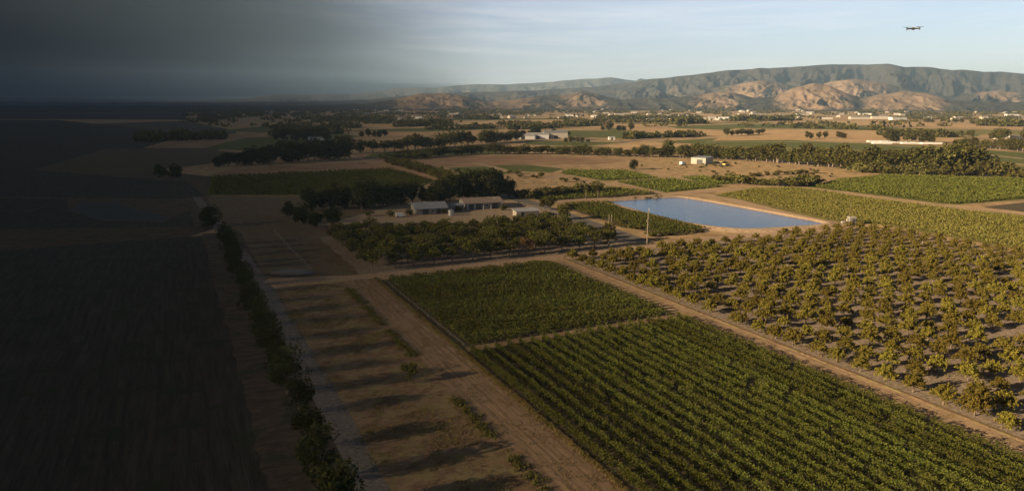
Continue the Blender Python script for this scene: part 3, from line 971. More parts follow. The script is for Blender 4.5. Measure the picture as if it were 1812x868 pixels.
def belt(pts, hts, step, name, kinds, key, label, group, jit=.3, wide=1.0, depth=0.0, skip=0.0, cat='tree'):
    """pts: base line in photo survey points, hts: tree height (m) at each point"""
    W = np.array([G(*p) for p in pts]); seg = np.linalg.norm(np.diff(W, axis=0), axis=1); cum = np.r_[0, np.cumsum(seg)]
    s = 0.0; k = 0
    while s < cum[-1]:
        x = np.interp(s, cum, W[:, 0]); y = np.interp(s, cum, W[:, 1]); h = np.interp(s, cum, hts)
        if rt.random() >= skip:
            hh = h * rt.uniform(.75, 1.3)
            put(name, kinds, key, x + rt.normal(0, jit * 2), y + rt.normal(0, jit * 2) + rt.uniform(0, depth), hh, label, cat, group, wide * 1.3 if key != 'shrub' else wide * 1.15)
            k += 1
        s += step * (.66 if key != 'shrub' else .85) * rt.uniform(.6, 1.4)
    return k


belt([(700, 281), (770, 277), (840, 273), (1000, 273), (1110, 277)], [5, 6, 6.5, 6.5, 7], 6.2, 'belt_tree', TREES, 'tree', 'small olive-green tree in the long belt behind the brown field', 'trees in the belt behind the brown field', wide=1.1)
belt([(1110, 277.5), (1200, 279), (1310, 283), (1400, 290)], [7, 8, 9, 10], 5.6, 'belt_tree', TREES, 'tree', 'olive-green tree in the belt behind the flat-roofed shed and scrub', 'trees in the belt behind the scrub', wide=1.1, depth=3)
belt([(1400, 291), (1480, 297), (1560, 304), (1650, 308), (1750, 309)], [10, 11, 11, 14, 14], 6.2, 'belt_tree', TREES, 'tree', 'tall leafy tree in the thick belt behind the green vineyard at right', 'trees in the thick belt at right', wide=1.05, depth=5)
belt([(1520, 306), (1600, 308), (1680, 311), (1770, 312), (1830, 316)], [5, 5, 7, 7, 8], 6.5, 'belt_shrub', SHRUBS, 'shrub', 'rounded bush at the foot of the thick tree belt at right', 'bushes at the foot of the right tree belt', wide=1.1, cat='bush')
for (x, y, h, lab) in [(1182, 277, 12, 'tallest round tree in the belt left of the flat-roofed shed'), (1232, 279, 11, 'tall tree in the belt directly behind the flat-roofed shed'),
                       (1375, 288, 14, 'tall dark tree at the bend of the belt, right of the scrub'), (1430, 292, 15, 'tall tree with two crowns in the belt left of the right thicket'),
                       (1490, 297, 16, 'tallest tree of the belt above the hedge of bushes'), (1555, 302, 14, 'broad tree of the belt above the left end of the green vineyard'),
                       (1680, 306, 17, 'tallest broad tree of the thick belt at right'), (1712, 307, 16.5, 'big dark tree on the right end of the thick belt'), (1655, 306, 15, 'broad tree just left of the tallest tree in the thick belt')]:
    put('big_tree', TREES, 'tree', *G(x, y), h, lab, wide=1.15)
belt([(385, 296), (450, 291), (520, 286), (602, 281)], [9, 10, 13, 14], 7.5, 'dark_tree', DARKS, 'dark', 'dark round tree in the shaded row left of the diagonal track', 'dark trees in the shaded row at left', wide=1.25)
belt([(615, 272), (690, 268), (760, 262), (850, 255), (920, 249)], [12, 13, 11, 12, 10], 14, 'valley_tree', TREES, 'tree', 'dark green tree in the line leading to the long white sheds', 'trees in the line leading to the white sheds', wide=1.1)
belt([(690, 288), (720, 297), (760, 308), (800, 322)], [4, 4.5, 4.5, 5], 3.6, 'hedge_shrub', SHRUBS, 'shrub', 'green shrub in the hedge along the diagonal track', 'shrubs in the hedge along the diagonal track', cat='bush')
belt([(680, 283), (720, 281), (765, 279)], [5, 5, 5], 4.5, 'hedge_shrub', SHRUBS, 'shrub', 'green shrub in the short hedge above the diagonal track', 'shrubs in the short hedge above the diagonal track', cat='bush')
belt([(1268, 321), (1330, 327), (1400, 330), (1450, 326)], [4, 4.5, 5, 5], 4.2, 'hedge_bush', SHRUBS, 'shrub', 'dark green bush in the hedge between scrub and vineyard road', 'bushes in the hedge by the vineyard road', cat='bush', wide=1.1)
belt([(1330, 312), (1400, 308), (1450, 306)], [2, 2.4, 2.6], 5, 'scrub_bush', SHRUBS, 'shrub', 'low bush in the thin line across the dry scrub', 'low bushes across the dry scrub', cat='bush')
belt([(905, 348), (930, 352), (960, 349), (1010, 342), (1060, 339)], [3, 4, 4, 4, 4], 4.2, 'yard_bush', SHRUBS, 'shrub', 'dark bush on the strip right of the tall yard trees', 'dark bushes right of the tall yard trees', cat='bush')
belt([(870, 306), (940, 314), (1000, 322)], [2, 2, 2], 7, 'scrub_bush', SHRUBS, 'shrub', 'low bush on the dry ground behind the tall yard trees', 'low bushes behind the tall yard trees', cat='bush', jit=2)
rs = np.random.default_rng(8)
for k in range(46):
    x = rs.uniform(1130, 1480); y = rs.uniform(288, 322)
    if y > 300 + (x - 1130) * .075 and x < 1260: continue
    put('scrub_bush', SHRUBS, 'shrub', *G(x, y), rs.uniform(.8, 1.8), 'tiny dry bush scattered on the tan scrub', 'bush', 'tiny bushes on the tan scrub', 1.3)
# yard trees
YT = [(548, 372, 9, 'd'), (568, 371, 7, 'd'), (590, 370, 9.5, 'd'), (612, 369, 9, 'd'), (641, 371, 12.5, 'd'), (655, 366, 11, 'd'), (676, 366, 10, 'd'), (694, 363, 9.5, 'd'), (712, 362, 9.5, 'd'), (730, 360, 9, 'd'), (748, 358, 7, 'd'), (764, 357, 7.5, 'd')]
for i, (x, y, h, k) in enumerate(YT):
    put('yard_tree', DARKS, 'dark', *G(x, y), h, 'dark tree in the row behind the left farm building, %s from the left' % ordn(i + 1), wide=1.25 if h > 9 else 1.0)
CT = [(778, 358, 10, 1), (796, 357, 12, 1), (812, 352, 12.5, 0), (832, 351, 13, 0), (848, 352, 12, 1), (866, 353, 12.5, 1), (884, 351, 12, 0), (900, 348, 9, 0), (822, 348, 12, 1), (858, 346, 12, 0), (876, 347, 12, 1)]
for i, (x, y, h, k) in enumerate(CT):
    put('tall_yard_tree', DARKS, 'dark', *G(x, y), h, 'tall dense tree in the dark clump behind the rusty-roofed barn, %s planted' % ordn(i + 1) if False else 'tall dense tree in the dark clump behind the rusty-roofed barn', group='tall trees behind the rusty-roofed barn', wide=1.0)
for (x, y, h, lab, ks, key) in [
        (512, 385, 6, 'dark tree at the left corner of the farm yard, furthest left', DARKS, 'dark'), (535, 395, 7, 'dark tree in front of the left corner of the farm yard', DARKS, 'dark'),
        (556, 402, 6, 'dark bushy tree just above the grove corner', DARKS, 'dark'), (590, 402, 6.5, 'dark tree at the back left of the grove', DARKS, 'dark'),
        (757, 361, 6, 'slim tree with bare trunk between the two farm buildings', TREES, 'tree'),
        (962, 371, 5, 'small round tree beside the yard lane, left of the pair', TREES, 'tree'), (972, 371, 5.5, 'small round tree beside the yard lane, right of the pair', TREES, 'tree'),
        (998, 388, 5.5, 'leaning bushy tree where the yard lane meets the grove', TREES, 'tree'), (1121, 300, 6.5, 'lone dark round tree on the tan scrub', DARKS, 'dark'),
        (372, 400, 7, 'dark tree at the far end of the left farm lane', DARKS, 'dark'), (310, 315, 8, 'dark tree on the shaded far left, right one', DARKS, 'dark'), (285, 318, 8, 'dark tree on the shaded far left, left one', DARKS, 'dark'),
        (1075, 430, 6, 'round tree at the grove corner by the utility pole', TREES, 'tree')]:
    put('field_tree', ks, key, *G(x, y), h, lab, wide=1.25)
for (x, y, lab) in [(725, 380, 'yellow-green garden shrub left of the grey-roofed barn'), (690, 383, 'small garden shrub at the left edge of the farm yard'), (812, 374, 'yellow-green shrub at the left gable of the rusty-roofed barn'),
                    (600, 386, 'shrub by the sandy strip, left of the farm yard'), (655, 382, 'round shrub between the dark tree row and the small white van'), (785, 378, 'shrub against the annex wall between the two farm buildings'), (890, 372, 'shrub at the right gable of the rusty-roofed barn'), (1100, 398, 'dry shrub beside the two stub poles')]:
    put('garden_shrub', SHRUBS, 'shrub', *G(x, y), 2.2, lab, 'shrub')
belt([(1088, 399), (1110, 404), (1135, 405)], [1.6, 1.6, 1.4], 2.2, 'bank_shrub', SHRUBS, 'shrub', 'yellowish low shrub on the lane edge beside the stub poles', 'yellowish shrubs beside the stub poles', cat='shrub', jit=.1)
belt([(1150, 418), (1200, 416), (1245, 410)], [1.6, 1.4, 1.2], 2.4, 'bank_shrub', SHRUBS, 'shrub', 'low green shrub along the front of the pond vineyard', 'low shrubs in front of the pond vineyard', cat='shrub', jit=.1)

belt([(1112, 354), (1140, 352.5), (1172, 350.5)], [1.0, 1.2, 1.6], 3.2, 'bank_bush', SHRUBS, 'shrub', 'tiny dark bush on the far bank of the pond', 'tiny bushes on the far bank of the pond', cat='bush', jit=.15)
# fan palms by the far road


def palm(x, y, h, label):
    t = thing('fan_palm', label, 'palm tree', (x, y, 0))
    MB().tube([(0, 0, -.1), (.05, 0, h * .5), (0, .05, h)], [.22, .16, .15], 7).build('trunk', M['bark'], t)
    rgp = np.random.default_rng(int(x * 10))
    mb = MB()
    for k in range(34):
        az = rgp.uniform(0, 6.28); el = R(rgp.uniform(-35, 75)); ln = rgp.uniform(1.1, 1.6)
        d = np.array([math.cos(az) * math.cos(el), math.sin(az) * math.cos(el), math.sin(el)])
        s = np.cross(d, [0, 0, 1]); s /= np.linalg.norm(s) + 1e-6
        b0 = np.array([0, 0, h])
        tip = b0 + d * ln; tip[2] -= .3
        mid = b0 + d * ln * .6
        mb.add([b0, mid - s * .42, tip, mid + s * .42], [[0, 1, 2, 3]])
    mb.build('crown', M['leaf_shrub'], t)


palm(*G(1037, 352), 4.2, 'small fan palm by the far road, left of the pair')
palm(*G(1058, 350), 3.6, 'small fan palm by the far road, right of the pair')

# far groves
belt([(1585, 253), (1625, 253), (1665, 254)], [11, 12, 11], 11, 'grove_tree', TREES, 'tree', 'dark tree of the compact grove behind the white greenhouses', 'trees of the compact grove behind the greenhouses', depth=10, wide=1.1)
belt([(1432, 246), (1470, 245), (1505, 245)], [7, 8, 7], 13, 'valley_tree', TREES, 'tree', 'dark tree in the low clump on the tan field', 'trees in the low clump on the tan field', depth=8)
belt([(1285, 241), (1310, 240), (1350, 237)], [9, 7, 6], 13, 'valley_tree', TREES, 'tree', 'dark tree in the tapering hedge on the tan field', 'trees in the tapering hedge on the tan field')
belt([(1690, 258), (1760, 264), (1830, 270)], [7, 8, 9], 8, 'valley_tree', TREES, 'tree', 'olive tree in the long hedge right of the greenhouses', 'trees in the long hedge right of the greenhouses')
belt([(1745, 247), (1790, 249), (1830, 252)], [9, 12, 12], 12, 'valley_tree', TREES, 'tree', 'dark tree of the wood at the right edge of the valley', 'trees of the wood at the right edge', depth=25)
belt([(1065, 232), (1120, 231)], [10, 9], 16, 'valley_tree', TREES, 'tree', 'dark tree in the clump on the long green field', 'trees in the clump on the long green field')
belt([(915, 242), (960, 239), (1010, 239)], [8, 8, 6], 14, 'valley_tree', DARKS, 'dark', 'dark tree standing behind the long white sheds', 'dark trees behind the long white sheds')
belt([(488, 250), (560, 247), (580, 249)], [11, 11, 12], 14, 'valley_tree', DARKS, 'dark', 'dark tree around the shaded farmstead at left', 'dark trees around the shaded farmstead')
belt([(1000, 253), (1050, 253)], [6, 5], 9, 'valley_tree', TREES, 'tree', 'olive tree in the clump in front of the white sheds', 'trees in front of the white sheds')
belt([(1640, 218), (1700, 219), (1740, 220)], [9, 10, 9], 22, 'valley_tree', TREES, 'tree', 'small dark tree in the row on the far green field edge', 'trees in the row on the far green field')
belt([(640, 243), (690, 242)], [8, 7], 14, 'valley_tree', DARKS, 'dark', 'dark tree on the field behind the left tree line', 'dark trees behind the left tree line')

# hazy tree masses and town trees further out: nobody could count them
mb = MB(); rm = np.random.default_rng(5)
bands = [(193, 9, 420), (196, 8, 420), (199, 8, 420), (202, 7, 380), (205, 6, 300), (208, 6, 260), (211, 6, 200), (216, 6, 110), (224, 7, 50)]
for (yb, h, cntb) in bands:
    xs_ = rm.uniform(330, 1830, cntb)
    keep = fbm(xs_ * .013, np.full(cntb, yb * .7), 17) > .45
    for x in xs_[keep]:
        gx, gy = G(x, yb + rm.normal(0, .9))
        hh = h * rm.uniform(.5, 1.3); w = hh * rm.uniform(.8, 3.2)
        n = 34
        d = rm.normal(size=(n, 3)); d /= np.linalg.norm(d, axis=1)[:, None]
        P = np.c_[gx + d[:, 0] * w, gy + d[:, 1] * w, hh * .5 + d[:, 2] * hh * .5]
        a, b = rnd_axes(n, hh * .75, 0, rm, .9)
        mb.quads(P, a, b)
tag(mb.build('far_trees', M['leaf_tree']), 'distant tree masses spread through the far town below the hills', 'trees', kind='stuff')
mb = MB()
for (xa, ya, xb, yb, h, nn) in [(560, 214, 700, 214, 9, 70), (700, 224, 800, 222, 9, 50), (880, 221, 1010, 224, 7, 40), (760, 230, 880, 227, 7, 30), (1190, 219, 1250, 219, 9, 40), (1300, 214, 1420, 213, 10, 60), (1430, 219, 1466, 219, 5, 12), (1730, 222, 1830, 224, 9, 50), (480, 228, 640, 226, 8, 40), (1010, 224, 1070, 222, 7, 25), (250, 250, 400, 246, 9, 40), (640, 219, 800, 217, 7, 50), (900, 229, 1000, 226, 6, 40), (1100, 246, 1250, 241, 6, 40), (1400, 226, 1560, 230, 6, 40), (1560, 239, 1700, 243, 7, 40), (1000, 217, 1180, 216, 7, 50), (480, 240, 610, 236, 8, 40), (800, 211, 880, 211, 9, 40), (1050, 211, 1240, 210, 8, 80)]:
    for k in range(nn):
        f_ = rm.random()
        gx, gy = G(xa + (xb - xa) * f_, ya + (yb - ya) * f_ + rm.normal(0, .35))
        hh = h * rm.uniform(.5, 1.25); w = hh * rm.uniform(.5, 1.1); n = 44
        d = rm.normal(size=(n, 3)); d /= np.linalg.norm(d, axis=1)[:, None]
        P = np.c_[gx + d[:, 0] * w, gy + d[:, 1] * w, hh * .5 + d[:, 2] * hh * .52]
        a, b = rnd_axes(n, hh * .5, 0, rm, .9)
        mb.quads(P, a, b)
tag(mb.build('far_hedgerows', M['leaf_tree']), 'distant dark hedgerows between the far fields', 'hedgerows', kind='stuff')

# ------------------------------------------------------------------ buildings


def shed(name, label, cx, cy, w, d, h, rz, wall, roof, pitch=.12, over=.5, group=None, cat='shed', doors=(), windows=(), mono=False):
    """walls + overhanging roof slab (low gable or mono-pitch), doors and windows as parts"""
    t = thing(name, label, cat, (cx, cy, 0), rz, group)
    rise = pitch * d / 2
    mb = MB()
    x, y = w / 2, d / 2
    if mono:
        V = [(-x, -y, -.1), (x, -y, -.1), (x, y, -.1), (-x, y, -.1), (-x, -y, h), (x, -y, h), (x, y, h + rise), (-x, y, h + rise)]
        mb.add(V, [[0, 1, 5, 4], [1, 2, 6, 5], [2, 3, 7, 6], [3, 0, 4, 7]])
    else:
        V = [(-x, -y, -.1), (x, -y, -.1), (x, y, -.1), (-x, y, -.1), (-x, -y, h), (x, -y, h), (x, y, h), (-x, y, h), (-x, 0, h + rise), (x, 0, h + rise)]
        mb.add(V, [[0, 1, 5, 4], [2, 3, 7, 6], [1, 2, 6, 5], [3, 0, 4, 7]])
        mb.add_tri(V, [[4, 7, 8], [5, 9, 6]])
    mb.build('wall', wall, t)
    r = MB(); th = .18; xo, yo = x + over, y + over
    if mono:
        z0 = h - over * rise / d + .02; z1 = h + rise + over * rise / d + .02
        V = [(-xo, -yo, z0), (xo, -yo, z0), (xo, yo, z1), (-xo, yo, z1)]
        V2 = [(a, b, c + th) for a, b, c in V]
        r.add(V + V2, [[0, 3, 2, 1], [4, 5, 6, 7], [0, 1, 5, 4], [1, 2, 6, 5], [2, 3, 7, 6], [3, 0, 4, 7]])
    else:
        zl = h - over * rise / y + .02; zr = h + rise + .02
        for sg in (-1, 1):
            V = [(-xo, sg * yo, zl), (xo, sg * yo, zl), (xo, 0, zr), (-xo, 0, zr)]
            V2 = [(a, b, c + th) for a, b, c in V]
            r.add(V + V2, [[0, 3, 2, 1], [4, 5, 6, 7], [0, 1, 5, 4], [1, 2, 6, 5], [2, 3, 7, 6], [3, 0, 4, 7]])
    r.build('roof', roof, t)
    for (u, dw, dh) in doors:
        MB().box((u, -y - .03, dh / 2), (dw, .08, dh)).build('door', M['dark'], t)
    for (u, z, ww, wh) in windows:
        f = MB().box((u, -y - .03, z), (ww + .2, .06, wh + .2)).build('window', M['white'], t)
        MB().box((u, -y - .07, z), (ww, .04, wh)).build('pane', M['glass'], f)
    return t


# three farm buildings of the yard: long sides follow the yard, gables to the left sun
x, y = G(747, 378); x2, y2 = G(748, 366)
t = shed('barn', 'low farm building with grey metal roof at the left of the yard', 84.0, 247, 11, 12, 2.3, R(-8), M['grey'], M['roof_grey'], .22, .8, cat='barn',
         doors=[(-2.2, 2.2, 2.0), (2.6, 1.2, 1.95)], windows=[(.4, 1.35, 1.2, .8), (4.4, 1.35, 1, .8)])
for k, (u, v) in enumerate([(-2.5, 1.2), (-.8, 1.8), (1.2, 1.4)]):
    MB().box((u, v, 3.3), (1.1, .8, .5)).build('roof_vent', M['white'], t)
t = shed('barn', 'open-fronted farm building with rusty brown roof in the middle of the yard', 106.3, 250.5, 14, 11.5, 2.5, R(-8), M['grey'], M['roof_rust'], .2, .9, cat='barn',
         doors=[(-5, 1.6, 2.1), (-2.3, 2.4, 2.1), (4.3, 2.2, 2.1)], windows=[(1, 1.4, 1.6, .9)])
MB().box((5.2, -2.2, 3.25), (.8, .6, .5)).build('roof_vent', M['white'], t)
for u in (-6.6, -3.7, -.4, 2.6, 6.6):
    MB().box((u, -6.3, 1.15), (.2, .2, 2.3)).build('porch_post', M['white'], t)
shed('low_shed', 'long low pale shed at the right end of the farm yard', 112.6, 223.5, 8.5, 4.5, 1.9, R(-8), M['cream'], M['roof_pale'], .15, .4, mono=True, doors=[(-2, 1.2, 1.7)])
shed('wall_annex', 'low grey annex wall between the two farm buildings', 94.5, 246.0, 5.5, 3, 2.1, R(-8), M['grey'], M['roof_grey'], .12, .3, mono=True, doors=[(0, 1.2, 1.9)])

# small white van by the grey-roofed barn
def van(name, label, x, y, rz, body, cat='van', s=1.0):
    t = thing(name, label, cat, (x, y, .03), rz); 
    mb = MB()
    prof = [(-2.2, .4), (2.2, .4), (2.25, 1.0), (1.75, 1.15), (1.2, 1.95), (-2.15, 2.0)]
    n = len(prof)
    V = [(a * s, -.85 * s, b * s) for a, b in prof] + [(a * s, .85 * s, b * s) for a, b in prof]
    mb.add(V, [[i, (i + 1) % n, n + (i + 1) % n, n + i] for i in range(n)])
    for o in (0, n):
        mb.add(V, [[o + 0, o + 1, o + 2, o + 3], [o + 0, o + 3, o + 4, o + 5]])
    mb.build('body', body, t)
    MB().add([(1.73 * s, -.7 * s, 1.2 * s), (1.73 * s, .7 * s, 1.2 * s), (1.24 * s, .65 * s, 1.93 * s), (1.24 * s, -.65 * s, 1.93 * s)], [[0, 1, 2, 3]]).build('windscreen', M['glass'], t)
    for wx in (-1.4, 1.35):
        for wy in (-.8, .8):
            MB().tube([(wx * s, (wy - .1) * s, .36 * s), (wx * s, (wy + .1) * s, .36 * s)], .36 * s, 12).build('wheel', M['rubber'], t)
    return t


van('parked_van', 'small white van parked in front of the grey-roofed barn', *G(709, 384), R(-8), M['white'], s=.75)
van('parked_van', 'pale van parked on the tan scrub left of the flat-roofed shed', *G(1208, 292), R(20), M['white'], s=1.15)

# yellow farm machine right of the flat-roofed shed
x, y = G(1278, 294)
t = thing('farm_tractor', 'yellow farm tractor standing right of the flat-roofed shed', 'tractor', (x, y, 0), R(-60))
MB().box((.9, 0, 1.35), (2.2, 1.0, .9), taper=.92).box((-.8, 0, 1.1), (1.6, 1.1, .6)).build('body', M['yellow'], t)
MB().box((-.8, 0, 2.0), (1.4, 1.2, 1.2), taper=.85).build('cab', M['glass'], t)
MB().box((-.8, 0, 2.72), (1.9, 1.6, .14)).build('cab_roof', M['yellow'], t)
for wy in (-.85, .85):
    MB().tube([(-.9, wy - .22, .95), (-.9, wy + .22, .95)], .95, 16).build('wheel', M['rubber'], t)
    MB().tube([(1.5, wy - .16, .55), (1.5, wy + .16, .55)], .55, 14).build('wheel', M['rubber'], t)

# flat-roofed shed on the scrub
x, y = G(1242, 289)
shed('flat_shed', 'white flat-roofed shed with an open bay on the tan scrub', x, y, 10, 13, 4.0, R(-62), M['cream'], M['roof_grey'], .04, .2, mono=True,
     doors=[(1.0, 4, 3.0)])
# long white sheds
x, y = G(950, 245)
for (sx, sy, w, d, h, lab, wl) in [(930, 246.5, 26, 14, 4, 'leftmost of the long white sheds, low and far from the tall hall', 'white'), (957, 246, 24, 16, 5, 'middle one of the long white sheds with a door', 'white'),
                                  (990, 245.5, 26, 20, 6.8, 'tall cream hall with grey roof at the right end of the white sheds', 'cream')]:
    gx, gy = G(sx, sy)
    shed('storage_shed', lab, gx, gy + d / 2, w, d, h, R(-24), M[wl], M['roof_grey' if h > 6 else 'roof_pale'], .2, .4, doors=[(0, 4, 3.5), (-w * .3, 3, 3)])
gx, gy = G(1082, 247)
shed('storage_shed', 'small white shed standing alone right of the tall cream hall', gx, gy, 6.5, 5, 2.6, R(-20), M['white'], M['roof_pale'], .2, .3, doors=[(0, 2, 2.1)])
# greenhouses (white tunnels) before the compact grove
for k, (gx_, gy_, w) in enumerate([(1556, 251, 24), (1588, 252.5, 34), (1622, 254, 30), (1648, 254.5, 20), (1560, 254, 18)]):
    x, y = G(gx_, gy_)
    t = thing('greenhouse', 'low white greenhouse tunnel before the compact grove, %s from the left' % ['first', 'third', 'fourth', 'last', 'second'][k], 'greenhouse', (x, y, 0), R(-26), 'white greenhouse tunnels')
    mb = MB(); pr = [(math.cos(a) * 3.0, math.sin(a) * 1.5) for a in np.linspace(0, math.pi, 9)]
    V = [(-w / 2, p[0], p[1]) for p in pr] + [(w / 2, p[0], p[1]) for p in pr]
    mb.add(V, [[i, i + 1, 10 + i, 9 + i] for i in range(8)], 0, True)
    mb.build('cover', M['white'], t)
    for e in (-w / 2, w / 2):
        em = MB(); em.add_tri([(e, p[0] * .99, p[1] * .99) for p in pr] + [(e, 0, 0)], [[i, i + 1, 9] for i in range(8)]); em.build('end_wall', M['white'], t)

# far warehouses and town houses
rh = np.random.default_rng(12)
WH = [(1272, 212.5, 70, 9), (1255, 213, 40, 8), (1200, 214, 60, 6), (1160, 214.5, 60, 6), (1130, 215, 34, 5), (1520, 211, 70, 7), (1556, 210.5, 60, 8), (1588, 212, 60, 7), (1640, 210, 50, 6), (1700, 210, 60, 6), (1690, 212, 30, 5), (1460, 211, 50, 6), (1400, 209.5, 60, 6), (1480, 203, 70, 6), (1530, 203, 60, 6), (1600, 204, 50, 6), (1420, 204, 60, 6), (1750, 211, 60, 7), (1800, 210, 60, 6), (1790, 205, 60, 6), (1340, 205, 70, 7), (1100, 204, 70, 6), (1010, 206, 50, 6), (940, 205, 50, 6), (880, 205, 40, 6), (820, 208, 30, 6), (1185, 207, 40, 6), (1770, 246, 26, 5), (1800, 247, 24, 5), (708, 212, 30, 6), (740, 210, 30, 6), (800, 203, 36, 6)]
for k, (xp, yp, w, h) in enumerate(WH):
    x, y = G(xp, yp)
    w *= .62; h *= .75; d = w * .35
    lab = {0: 'largest white warehouse in the far town, centre right', 1: 'white warehouse joined to the left of the largest far warehouse', 27: 'white house at the right edge before the wood, left one', 28: 'white house at the right edge before the wood, right one'}.get(k, 'long pale warehouse in the far town below the hills')
    t = shed('warehouse', lab, x, y, w, d, h, R(rh.uniform(-40, -12)), M['cream'] if rh.random() < .7 else M['white'], M['roof_pale'] if rh.random() < .5 else M['roof_grey'], .15, .3, cat='warehouse', group='warehouses of the far town')
proto_house = shed('town_house', 'tiny pale house among the trees of the far town', *G(1000, 200), 14, 10, 5, R(-20), M['cream'], M['roof_pale'], .4, .4, cat='house', group='houses of the far town')
for k in range(130):
    xp = rh.uniform(560, 1812); yp = rh.choice([194, 196.5, 199, 201, 203, 207, 209]) + rh.normal(0, .7)
    c_ = copy_tree(proto_house); x, y = G(xp, yp)
    c_.location = (x, y, 0); c_.rotation_euler = (0, 0, rh.uniform(0, 3.14)); s = rh.uniform(.5, 1.05) * (1.0 + max(0, 200 - yp) * .05); c_.scale = (s * rh.uniform(.8, 1.8), s, s * .9)
x, y = G(560, 248)
shed('farmhouse', 'long pale farmhouse in the shade at left, among dark trees', x, y, 16, 7, 3.2, R(-20), M['white'], M['roof_grey'], .3, .4, cat='house', doors=[(0, 2, 2.2)], windows=[(-4, 1.8, 1.4, 1), (4, 1.8, 1.4, 1)])
x, y = G(1190, 214.5)

# pump shed beside the pond
x, y = G(1506, 397)
t = thing('pump_shed', 'small grey pump shed at the corner of the pond road', 'shed', (x, y, .03), R(-25))
MB().box((0, 0, 1.2), (1.9, 1.9, 2.4)).build('wall', M['grey'], t)
MB().box((0, 0, 2.48), (2.3, 2.3, .16)).build('roof', M['cream'], t)
MB().box((.3, -.97, 1.0), (.8, .06, 1.9)).build('door', M['dark'], t)
MB().box((-1.3, .3, .9), (.35, .5, 1.9)).build('control_box', M['cream'], t)
MB().tube([(-.4, .9, 2.5), (-.25, .9, 7.4)], [.06, .03], 6).build('mast', M['wood'], t)
x, y = G(1492, 396)
t = thing('water_pump', 'small pale water pump left of the pump shed', 'pump', (x, y, .03), R(-10))
MB().tube([(-.7, 0, .55), (.7, 0, .55)], .35, 10).build('housing', M['cream'], t)
for u in (-.5, .5): MB().box((u, 0, .12), (.15, .5, .3)).build('foot', M['metal'], t)
MB().tube([(-.7, 0, .55), (-1.3, 0, .5), (-1.8, 0, .02)], .12, 8).build('pipe', M['metal'], t)

# utility pole and two stub poles
t = thing('utility_pole', 'tall wooden utility pole with one low crossarm beside the pond vineyard', 'utility pole', (120.4, 161.9, 0), R(20))
MB().tube([(0, 0, -.2), (.03, 0, 5), (.1, 0, 10.2)], [.2, .17, .12], 9).build('pole', M['wood'], t)
MB().box((.02, -.2, 6.9), (1.9, .14, .18)).build('crossarm', M['wood'], t)
MB().tube([(.1, .03, 9.0), (.42, .03, 9.6), (.42, .03, 10.6)], .06, 6).build('bracket', M['metal'], t)
for u in (-.8, .8): MB().tube([(u, -.2, 6.98), (u, -.2, 7.2)], .06, 8).build('insulator', M['white'], t)
MB().tube([(.5, .1, -.1), (.12, .02, 4.6)], [.08, .06], 6).build('brace_pole', M['wood'], t)
for k, xp in enumerate((1077.5, 1082)):
    x, y = G(xp, 398)
    t = thing('stub_pole', 'short weathered stub pole by the yard lane, %s of the pair' % ('left' if k == 0 else 'right'), 'pole', (x, y, 0))
    MB().tube([(0, 0, -.2), (.03, .02, 3.4)], [.15, .12], 8).build('pole', M['wood'], t)
    MB().tube([(.02, .02, 3.38), (.02, .02, 3.5)], .14, 8).build('cap', M['metal'], t)

x, y = G(798, 381)
t = thing('water_tank', 'small grey round water tank between the two farm buildings', 'tank', (x, y, 0))
MB().tube([(0, 0, 0), (0, 0, 2.0)], 1.0, 16).build('tank_wall', M['metal'], t)
MB().tube([(0, 0, 2.02), (0, 0, 2.3)], [1.06, .2], 16).build('lid', M['grey'], t)
# rail fence along the yard lane
A = np.array(G(917, 362)); B = np.array(G(992, 381))
t = thing('rail_fence', 'pale wooden rail fence along the yard lane', 'fence', (A[0], A[1], 0))
Dv = B - A; nn = 9
for k in range(nn):
    p = Dv * k / (nn - 1)
    MB().box((p[0], p[1], .55), (.16, .16, 1.3)).build('post', M['wood'], t)
for z in (.5, 1.0):
    MB().tube([(0, 0, z), (Dv[0], Dv[1], z)], .08, 5).build('rail', M['wood'], t)
# low wire fence in the shaded yard
A = np.array(G(485, 412)); B = np.array(G(552, 484))
t = thing('wire_fence', 'thin post fence across the shaded dirt ground at left', 'fence', (A[0], A[1], 0))
Dv = B - A
for k in range(14):
    p = Dv * k / 13
    MB().tube([(p[0], p[1], -.1), (p[0], p[1], 1.3)], .06, 5).build('post', M['wood'], t)
for z in (.6, 1.15):
    MB().tube([(0, 0, z), (Dv[0], Dv[1], z)], .02, 4).build('wire', M['metal'], t)
# tarp covered stack
x, y = G(515, 487)
t = tag(MB().blob((0, 0, .7), (5.2, 1.3, .95), 3, 0, .08, 18, 8).build('covered_stack', M['tarp']), 'long low grey covered stack in the shade beside the farm road', 'stack')
t.location = (x, y, .02); t.rotation_euler = (0, 0, R(-26))
# low wooden stakes on the verge of the farm road
WS = thing
for k in range(12):
    x = 46 + 3.4 * k
    o = tag(post_mb(MB(), 0, 0, .9, .07).build('verge_stake', M['wood']), 'short wooden stake between upper vineyard and farm road, %s from the left' % ordn(k + 1), 'stake', 'stakes on the farm road verge')
    o.location = (x, 155.3 + .2 * math.sin(k * 2), 0)

# ------------------------------------------------------------------ hills
rh2 = np.random.default_rng(3)


